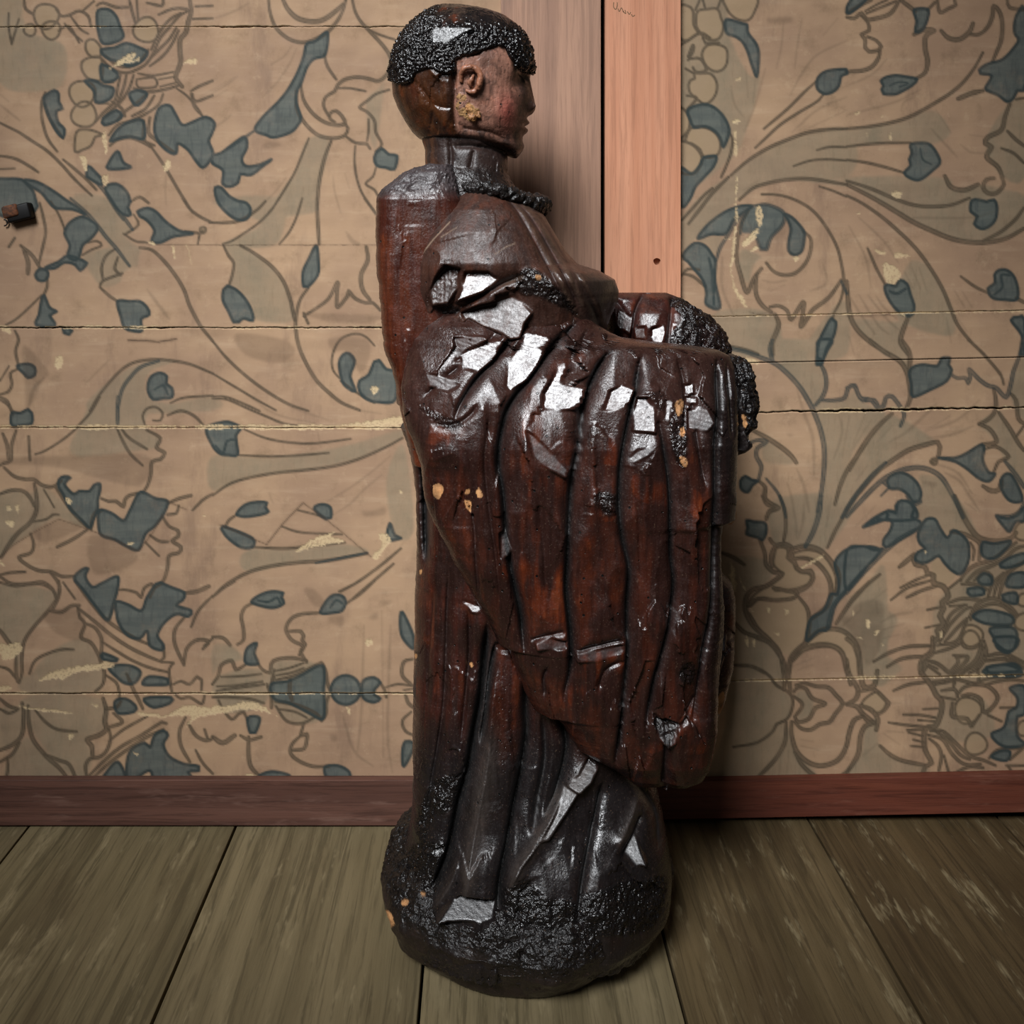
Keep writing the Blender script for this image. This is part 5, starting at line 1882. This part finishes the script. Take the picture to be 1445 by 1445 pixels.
def on_head(x, y, lift):
    """point of the near side of the head under a drawing position"""
    i = np.argmin((px - x) ** 2 + (py - y) ** 2 + 1e6 * (nh[..., 1] > 0))
    return Vh.reshape(-1, 3)[i] + np.array([0, -lift, 0])
earc = np.array(lin(150, 100, 76))
rim = [on_head(x, y, l) for x, y, l in ((651, 116, .001), (650, 106, .004), (655, 98, .006), (664, 95.5, .007), (672, 99, .007), (677, 108, .007), (677, 119, .006), (672, 127, .005), (664, 130, .004), (657, 127, .002))]
ear = tube('ear', rim, [.0018, .0028, .0034, .0036, .0036, .0038, .0038, .0034, .003, .0016], M_CARVED, head, earc, .34, pit=.2, rep=9)
tube('inner_fold', [on_head(x, y, l) for x, y, l in ((668, 106, .001), (665, 112, .0035), (663, 119, .0035), (667, 124, .001))], [.0016, .003, .003, .0015], M_CARVED, ear, earc * .8, .34, pit=.2, rep=9)
tube('lobe', [on_head(x, y, l) for x, y, l in ((657, 150, .001), (662, 160, .0035), (668, 167, .004), (675, 164, .002), (677, 156, 0))], [.0015, .0032, .0038, .0026, .0012], M_CARVED, ear, np.array(lin(150, 104, 62)), .55, pit=.7, rep=9)

# ---- mantle over the shoulders -----------------------------------------------------
z2 = (520, 220, .2491); z3 = (740, 380, .2491)
rm = Relief()
rm.c('642,279 612,306 590,342 574,384 564,432 561,494', 3, 5, .006)
rm.c('694,268 724,290 752,336 782,394 806,440 826,466', 3, 6, .007)
rm.c('716,272 748,306 778,356 806,410 822,446', 2.5, 7, .009)
rm.c('740,284 770,320 800,372 818,420', 4, 9, .005)
rm.c('648,436 660,428 690,412 712,400 736,390', 3, 8, .010)
rm.c('573,505 585,480 610,458 640,444 652,438', 4, 8, .012)
rm.c('803,372 826,412 842,446 850,478', 8, 3, .006)
rm.c('856,450 864,425 868,400', 3, 3, .004)
rm.r('590,360 606,350 622,362 612,392 600,420', 8, 8, .005)
Vm = loft(258, 566, '258:672 262:662 268:652 277:638 290:621 305:606 320:595 340:584 382:569 432:559.5 494:557.5 566:560',
          '258:690 264:702 270:716 285:742 303:766 325:780 354:797 372:814 382:845 394:866 410:871 424:870 444:861 474:851 500:842 566:830',
          '258:.028 264:.050 275:.072 300:.100 330:.118 370:.128 400:.127 440:.116 500:.102 566:.094', expo=2.3, near=340, far=80, wob=.6)
px, py = proj(Vm)
# the hanging front edge is thinner than the shoulders
cut, rid = csample(soft(rm.cut), px, py), csample(rm.rid, px, py)
rough_band = .35 * csample(region('420,590 530,610 500,720 470,820 340,860 330,780 380,680', *z2, blur=4), px, py)
rough_band = np.maximum(rough_band, csample(regions([('240,1000 290,930 380,880 470,850 520,880 440,930 320,1000 260,1080', *z2), ('830,700 880,640 960,650 1060,740 1140,810 1180,900 1100,860 960,800 860,780', *z2)], blur=4), px, py))
lo = smoothstep(360, 400, py)
cl = cells(px, py, 42, (555, 360, 860, 566), 1.2, 31, .20, 3) * lo + cells(px, py, 16, (555, 250, 860, 400), 1.2, 32, .05, 10) * (1 - lo)
Vm, nm, fm = carve(Vm, -cut + rid + cl)
hit = planed(Vm, px, py, [('545,660 600,655 680,658 740,700 650,775 580,800 490,832 530,740', *z2, LITYAW, LITPITCH),
                          ('520,890 620,850 700,832 820,792 860,820 930,890 885,950 860,1030 800,1040 740,1005 640,960 540,930', *z2, -3, -5), ('560,930 640,965 720,1000 690,1040 560,1100 500,1150 480,1040 510,980', *z2, -6, -8),
                          ('430,620 520,640 500,760 450,840 360,850 340,790 380,690', *z2, LITYAW - 8, LITPITCH - 7)])
Vm = roughen(Vm, nm, np.clip(rough_band + .06, 0, 1), .0030, 220)
scr = Canvas(SW, SW); scr.line(parse('210,860 240,760 270,640 300,560 370,470 460,375', *z2), 1.3, 1)
scr.line(parse('410,460 500,405', *z2), 1.1, .7); scr.line(parse('720,555 780,515 830,495', *z2), 1.2, .8)
col, sf = finish(Vm, px, py, C_MANTLE * .85, cut, np.clip(rough_band * .8, 0, 1), np.full(px.shape, .5) * smoothstep(330, 280, py + 0 * px) * 0 + .25, np.array(lin(88, 52, 36)),
                 csample(regions([('945,680 975,675 978,700 955,708', *z2)], blur=1), px, py), .36)
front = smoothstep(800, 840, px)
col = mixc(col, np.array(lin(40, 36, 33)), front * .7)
band = smoothstep(.002, .006, csample(rm.cut, px - 6, py)) * smoothstep(690, 720, px) * (py < 460)
col = mixc(col, np.array(lin(84, 66, 54)), np.clip(band * .55, 0, .6))
col = mixc(col, np.array(lin(150, 128, 108)), csample(scr.m, px, py) * (nm[..., 1] < 0) * .8)
sf[..., 0] = np.where(hit > 0, hit, sf[..., 0] + .05 * (1 - lo))
sf[..., 2] = hit > 0
mantle = build('mantle', Vm, col, sf, M_CARVED, statue)

# collar roll round the neck
th = np.linspace(0, 2 * np.pi, 48)
cp = []
for a in th:
    pxx = 702 + 62 * np.cos(a)
    pyy = 272 + 20 * smoothstep(-.3, 1, np.cos(a)) - 2
    X, Z = W(pxx, pyy, DC)
    cp.append((X, YC + .074 * np.sin(a) * (1 - .25 * max(0, np.cos(a))), Z))
tube('collar', cp, list(.0085 + .0035 * smoothstep(.4, 1, np.cos(th))), M_CARVED, mantle, np.array(lin(27, 23, 22)), .36, seg=26, pit=.85, rep=8)

# ---- far sleeve ----------------------------------------------------------------------
rf = Relief()
rf.c('908,418 898,440 893,470 890,500', 3, 7, .010, t0=0, t1=0); rf.c('950,416 948,450 944,490', 3, 7, .010, t0=0, t1=0)
rf.c('868,424 880,440 884,470', 3, 5, .008); rf.c('1016,820 1012,900 1006,1000', 5, 6, .006)
Vf = loft(413, 1046, '413:858 440:852 500:850 700:850 900:870 980:900 1046:950', '413:940 418:953 424:970 434:985 450:1008 470:1022 490:1031 505:1030 530:1022 700:1014 805:1016 820:1031 840:1036 900:1035 935:1033 965:1026 990:1020 1010:1012 1030:1000 1046:985',
          '413:.012 420:.028 440:.044 480:.055 560:.06 800:.058 960:.05 1046:.02', depth=1.445, expo=2.4, near=230, far=60, wob=.9)
px, py = proj(Vf)
pf = csample(region('945,424 972,420 1005,440 1040,480 1040,515 960,515 946,500 950,470 965,450', blur=2), px, py)
cut = csample(soft(rf.cut), px, py)
cl = cells(px, py, 60, (850, 410, 1045, 1046), 1.5, 41, .18, 3)
Vf, nf, _ = carve(Vf, -cut + cl)
hit = planed(Vf, px, py, [('720,335 800,310 808,360 785,428 722,420', *z3, LITYAW, LITPITCH), ('842,305 912,300 902,375 868,410 832,408', *z3, LITYAW + 2, LITPITCH - 1),
                          ('530,232 560,235 622,272 600,375 560,350 520,310', *z3, LITYAW, LITPITCH + 2), ('620,330 690,325 690,400 630,400', *z3, LITYAW + 9, LITPITCH - 8),
                          ('1052,840 1150,800 1140,890 1050,890', 740, 700, .2491, LITYAW + 6, LITPITCH - 8), ('1050,900 1135,900 1100,1010 1010,1040', 740, 700, .2491, LITYAW + 8, LITPITCH - 9)])
Vf = roughen(Vf, nf, np.clip(pf + .05, 0, 1), .0046, 150)
raw = csample(regions([('1085,1165 1125,1110 1130,1170 1105,1240 1070,1215', 740, 700, .2491), ('1060,320 1075,330 1072,385 1060,380', 740, 700, .2491)], blur=1, jag=.5), px, py)
col, sf = finish(Vf, px, py, np.array(lin(46, 25, 22)), cut, pf, np.full(px.shape, .4), np.array(lin(78, 32, 22)), raw, .27)
sf[..., 0] = np.where(hit > 0, hit, sf[..., 0])
sf[..., 2] = hit > 0
build('sleeve', Vf, col, sf, M_CARVED, statue)

# ---- near sleeve -----------------------------------------------------------------------
rs = Relief()
rs.c('756,440 740,457 716,485 696,510 671,537 652,566 640,592', 3, 11, .017, t0=.08, t1=.3)
rs.c('700,470 680,490 655,505 640,512', 4, 6, .005)
rs.c('600,560 620,540 640,525 648,518', 5, 8, .008)
rs.c('612,600 640,600 662,588 676,570', 5, 7, .005)
rs.c('818,452 800,470 781,489 754,526 735,551 716,580 706,620 703,660 710,700 714,764 722,814 734,870 740,925', 4, 13, .020, t0=.06, t1=.08)
rs.c('862,494 845,520 832,549 822,579 817,629 807,679 803,740 801,800 800,840 806,899 805,949 796,985', 4, 13, .020, t0=.05, t1=.1)
rs.c('905,503 900,540 893,570 884,617 876,666 875,720 879,760 889,805 887,862 887,924 882,986 874,1049 868,1082', 4, 12, .018, t0=.05, t1=.06)
rs.c('954,498 966,540 968,590 962,620', 3, 4, .006)
rs.c('930,590 939,640 946,690 948,775 953,825 949,862 939,912 926,960 919,1000 912,1040', 4, 13, .017, t0=.1, t1=.1)
rs.c('976,540 982,600 988,640 996,690', 4, 7, .009)
rs.c('1012,505 1014,579 1011,629 1009,740 1008,800 1004,874 992,936 986,981 978,1030', 4, 9, .014, t0=.05)
rs.c('1026,510 1030,560 1034,620', 4, 4, .008)
rs.c('832,462 818,486 806,510 794,540', 3, 5, .008)
rs.c('842,470 830,480 815,500', 3, 3, .006)
rs.c('655,680 668,740 672,800 676,850', 8, 8, .008, t0=.3)
rs.c('690,560 690,600 684,650 690,720 700,790 706,850', 6, 6, .006, t0=.3)
rs.c('900,700 903,760 905,830', 5, 5, .004); rs.c('835,760 838,820 838,880', 5, 5, .003); rs.c('760,700 768,780 770,850', 6, 6, .004)
rs.c('745,905 770,900 800,893', 8, 4, .006); rs.c('806,925 840,915 884,905', 6, 10, .009)
rs.c('845,975 855,950 870,940 884,936', 6, 4, .006); rs.c('922,1010 934,1030 942,1055', 5, 8, .010); rs.c('940,1035 941,1070 938,1108', 6, 9, .013, t1=0); rs.c('960,1030 970,1015 985,985', 6, 8, .008)
rs.c('770,985 768,960 774,945', 4, 8, .010)
rs.r('610,650 640,640 660,660', 14, 14, .004); rs.r('930,960 935,1000 940,1040', 12, 10, .006)
SL = ('396:738 405:712 415:690 430:650 445:618 460:598 480:583 500:575 540:566 580:569 600:574 620:583 650:594 700:600 730:612 760:628 789:641 821:661 850:677 866:687 890:697 897:700 900:712 906:716 925:722 950:733 979:744 990:752 994:774 '
      '1010:790 1030:802 1044:811 1056:830 1066:849 1078:866 1088:878 1098:889 1104:898 1108:912')
SR = ('396:746 402:772 408:792 420:808 435:816 448:828 460:846 470:862 478:880 485:930 490:985 495:1016 502:1030 520:1037 560:1040 600:1038 640:1036 700:1035 726:1033 732:1016 760:1012 800:1014 850:1018 900:1016 940:1011 '
      '980:1009 1020:1009 1050:1004 1075:999 1092:990 1102:976 1108:952')
Vs = loft(396, 1108, SL, SR, '396:.004 405:.012 430:.028 460:.042 500:.054 560:.064 620:.070 760:.070 900:.066 1000:.058 1060:.046 1090:.030 1104:.014 1108:.006', depth=1.262,
          centre='396:.034 430:.026 500:.010 560:0 620:-.006 1108:-.004', expo=2.7, near=400, far=80, step=1.5, wob=1.0)
px, py = proj(Vs)
cut, rid = csample(soft(rs.cut), px, py), csample(rs.rid, px, py)
up = smoothstep(640, 560, py)
cl = cells(px, py, 90, (560, 390, 1045, 640), 1.15, 51, .13, 3) * up + cells(px, py, 170, (560, 560, 1045, 1110), 2.2, 52, .16, 3) * (1 - up)
Vs, ns, fs = carve(Vs, -cut + rid + cl + .003 * fbm(Vs, 14, 2))
z4 = (540, 540, .2491)
polys = [('520,890 620,850 700,832 820,792 860,820 930,890 885,950 860,1030 800,1040 740,1005 640,960 540,930', *z2, -3, -6),
         ('560,930 640,965 720,1000 690,1040 560,1100 500,1150 480,1040 510,980', *z2, LITYAW - 8, LITPITCH - 9),
         ('515,1130 620,1080 700,1050 760,1040 785,1065 700,1170 620,1228 540,1210', *z2, LITYAW, LITPITCH),
         ('885,1010 1000,985 1038,1050 1000,1120 960,1200 900,1280 800,1340 775,1310 790,1190 840,1080', *z2, LITYAW, LITPITCH),
         ('1090,1170 1150,1160 1130,1230 1090,1290 1240,1310 1220,1400 1180,1440 1060,1445 985,1440 990,1350 1040,1260', *z2, LITYAW, LITPITCH),
         ('330,1230 440,1250 520,1300 450,1340 340,1310', *z2, LITYAW - 6, LITPITCH - 8),
         ('485,690 560,652 632,672 600,760 570,765 520,805 450,805', *z3, LITYAW, LITPITCH), ('640,730 700,728 745,800 745,928 615,920 622,810', *z3, LITYAW + 1, LITPITCH),
         ('912,660 965,655 970,712 920,720', *z3, LITYAW, LITPITCH), ('920,728 985,728 985,770 922,770', *z3, LITYAW + 2, LITPITCH + 2),
         ('930,800 1040,790 1080,870 1040,920 930,915', *z3, 8, -9), ('800,740 850,745 850,800 815,880 795,840', *z3, LITYAW + 4, LITPITCH - 4),
         ('580,1090 640,1030 760,990 700,1060 620,1100', *z3, LITYAW - 3, LITPITCH - 6),
         ('810,270 860,300 960,400 1060,490 1040,545 940,490 850,420', *z4, 11, -12), ('660,860 700,850 735,960 715,1000 665,1000', *z4, 13, -14),
         ('740,1290 800,1270 880,1300 860,1400 810,1430 770,1390', 740, 700, .2491, 12, -14),
         ('60,830 130,810 240,830 240,870 70,875', 740, 700, .2491, 16, -17), ('290,890 400,880 560,850 570,890 420,940 300,945', 740, 700, .2491, 16, -17)]
hit = planed(Vs, px, py, polys)
rufs = csample(regions([('690,700 760,690 820,740 780,800 720,740', *z3), ('840,780 905,750 920,900 910,1120 860,1080 830,960', *z3), ('570,800 610,730 615,830 590,830', *z3), ('400,1270 520,1280 540,1360 480,1400 400,1330', *z3),
                        ('900,960 970,960 960,1080 880,1040', 740, 700, .2491), ('740,1290 880,1290 830,1400 790,1410', 740, 700, .2491), ('200,130 330,180 460,240 380,270 280,210', *z4)], blur=3), px, py)
Vs = roughen(Vs, ns, np.clip(rufs + .06, 0, 1), .0028, 230)
raw = csample(regions([('862,750 905,745 905,800 870,830 858,790', *z3), ('885,905 910,900 905,945 888,940', *z3), ('885,1060 912,1070 915,1125 890,1100', *z3), ('285,590 320,575 340,610 322,665 290,645', *z4),
                       ('470,615 490,610 488,640 472,640', *z4), ('468,670 498,690 495,745 472,720', *z4), ('530,612 560,615 560,660 540,650', *z4), ('540,590 548,620 545,600', *z4)], blur=1, jag=.6), px, py)
ring = csample(np.clip(regions([('590,680 600,740 598,800 590,790', *z4)], blur=1), 0, 1), px, py)
orange = csample(regions([('60,880 130,830 330,800 390,930 280,1120 260,1150 100,960', 740 - 45, 540 + 40, .2491), ('0,650 60,690 100,900 60,1000 0,960', *z3), ('400,960 560,940 560,1050 520,1110 420,1080', *z3),
                          ('620,1170 720,1180 830,1260 800,1340 640,1290', *z3), ('420,1290 490,1330 520,1400 450,1420', *z3), ('900,1250 990,1270 990,1400 930,1360', *z3), ('850,900 1100,420 1110,560 900,560', 600, 400, .2),
                          ('300,930 580,900 580,1000 430,1040 320,1200 250,1150', 740, 700, .2491), ('880,1290 960,1230 1020,1360 1030,1445 860,1445', 740, 700, .2491), ('700,1300 780,1380 780,1445 640,1445', 740, 700, .2491),
                          ('60,400 210,500 230,700 120,700 60,560', 740, 700, .2491), ('200,240 370,270 370,350 240,330', *z4), ('760,600 900,540 1050,560 1020,640 800,640', *z4)], blur=8), px, py)
wv = np.clip(.25 + .75 * smoothstep(560, 660, py) + .3 * orange, 0, 1) * smoothstep(0, .010, .010 - cut) * (1 - .55 * smoothstep(980, 1035, px))
wv = wv * (.35 + .65 * (orange > .25) + .25 * smoothstep(.1, .5, fbm(Vs * np.array([1, 1, .3]), 20, 2))) 
col, sf = finish(Vs, px, py, np.array(lin(42, 24, 20)), cut * .9, np.clip(rufs * .75, 0, 1), np.clip(wv, 0, 1), np.array(lin(84, 36, 19)), raw, .27)
col = mixc(col, np.array(lin(62, 40, 34)), up * .5 * (1 - np.clip(cut / .008, 0, 1)))
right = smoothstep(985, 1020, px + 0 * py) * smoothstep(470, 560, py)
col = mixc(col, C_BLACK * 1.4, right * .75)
sf[..., 0] = np.where(hit > 0, hit, sf[..., 0])
sf[..., 2] = hit > 0
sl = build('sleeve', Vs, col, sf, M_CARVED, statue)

# broken wrist, worm-eaten
Vw = loft(500, 646, '500:1030 505:1026 520:1020 560:1018 600:1018 646:1022', '500:1044 506:1052 516:1056 535:1061 555:1067 580:1069 596:1069 603:1064 612:1060 625:1062 634:1050 646:1030',
          '500:.012 510:.026 540:.034 600:.034 630:.030 646:.01', depth=1.29, expo=2.3, near=110, far=40, wob=1.6)
px, py = proj(Vw)
nw = gnormals(Vw)
pw = csample(region('1034,500 1080,500 1080,590 1062,612 1058,640 1052,590 1040,540', blur=2), px, py)
Vw = Vw + nw * (cells(px, py, 16, (1015, 495, 1075, 650), 1.5, 61, .3, 3))[..., None]
Vw = roughen(Vw, nw, np.clip(pw, .1, 1), .0050, 150)
raw = csample(region('1232,815 1250,830 1268,885 1262,905 1240,890 1238,860', *z3, blur=1, jag=.5), px, py)
col, sf = finish(Vw, px, py, np.array(lin(30, 24, 23)), None, pw, None, raw=raw, rough=.38)
build('broken_wrist', Vw, col, sf, M_CARVED, statue)

head['label'] = 'flesh painted face with rosy cheek, dark brown back of head'
bpy.data.objects['hair']['label'] = 'rough black carved cropped hair'
bpy.data.objects['broken_wrist']['label'] = 'black worm eaten stump at the front of the near sleeve'
# ------------------------------------------------------------------ iron fitting on the left wall
X0, Z0 = W(20, 299, 1.56)
bolt = empty('iron_bolt', (X0, -.001, Z0))
tag(bolt, 'short rusty iron bolt end sticking out of the papered wall at far left', 'bolt')
def rot_box(name, cx, cz, w, h, y0, y1, ang, mat, r=.0015):
    bm = bmesh.new(); box(bm, -w / 2, w / 2, y0, y1, -h / 2, h / 2)
    bmesh.ops.bevel(bm, geom=list(bm.edges), offset=r, segments=3, affect='EDGES', profile=.5)
    bm.transform(Matrix.Translation((cx, 0, cz)) @ Matrix.Rotation(ang, 4, 'Y'))
    return link(name, bm_mesh(name, bm), mat, bolt)
rot_box('shank', X0 + .004, Z0 - .001, .036, .024, -.016, .003, math.radians(-14), M_IRON, .003)
rot_box('rusty_face', X0 - .007, Z0 + .001, .024, .019, -.0185, -.010, math.radians(-14), M_RUST, .004)
bm = bmesh.new()
ring = []
xr, zr = W(0, 314, 1.56)
for a in np.linspace(-1.6, 1.7, 14):
    c = Vector((xr + .0045 * math.cos(a), -.004, zr + .0045 * math.sin(a)))
    ring.append([bm.verts.new(c + Vector((.0011 * math.cos(b) * math.cos(a), .0011 * math.sin(b), .0011 * math.cos(b) * math.sin(a)))) for b in np.linspace(0, 2 * math.pi, 8, endpoint=False)])
for i in range(len(ring) - 1):
    for j in range(8): bm.faces.new((ring[i][j], ring[i][(j + 1) % 8], ring[i + 1][(j + 1) % 8], ring[i + 1][j]))
bm.faces.new(ring[0][::-1]); bm.faces.new(ring[-1])
link('hook', bm_mesh('hook', bm), M_IRON, bolt)
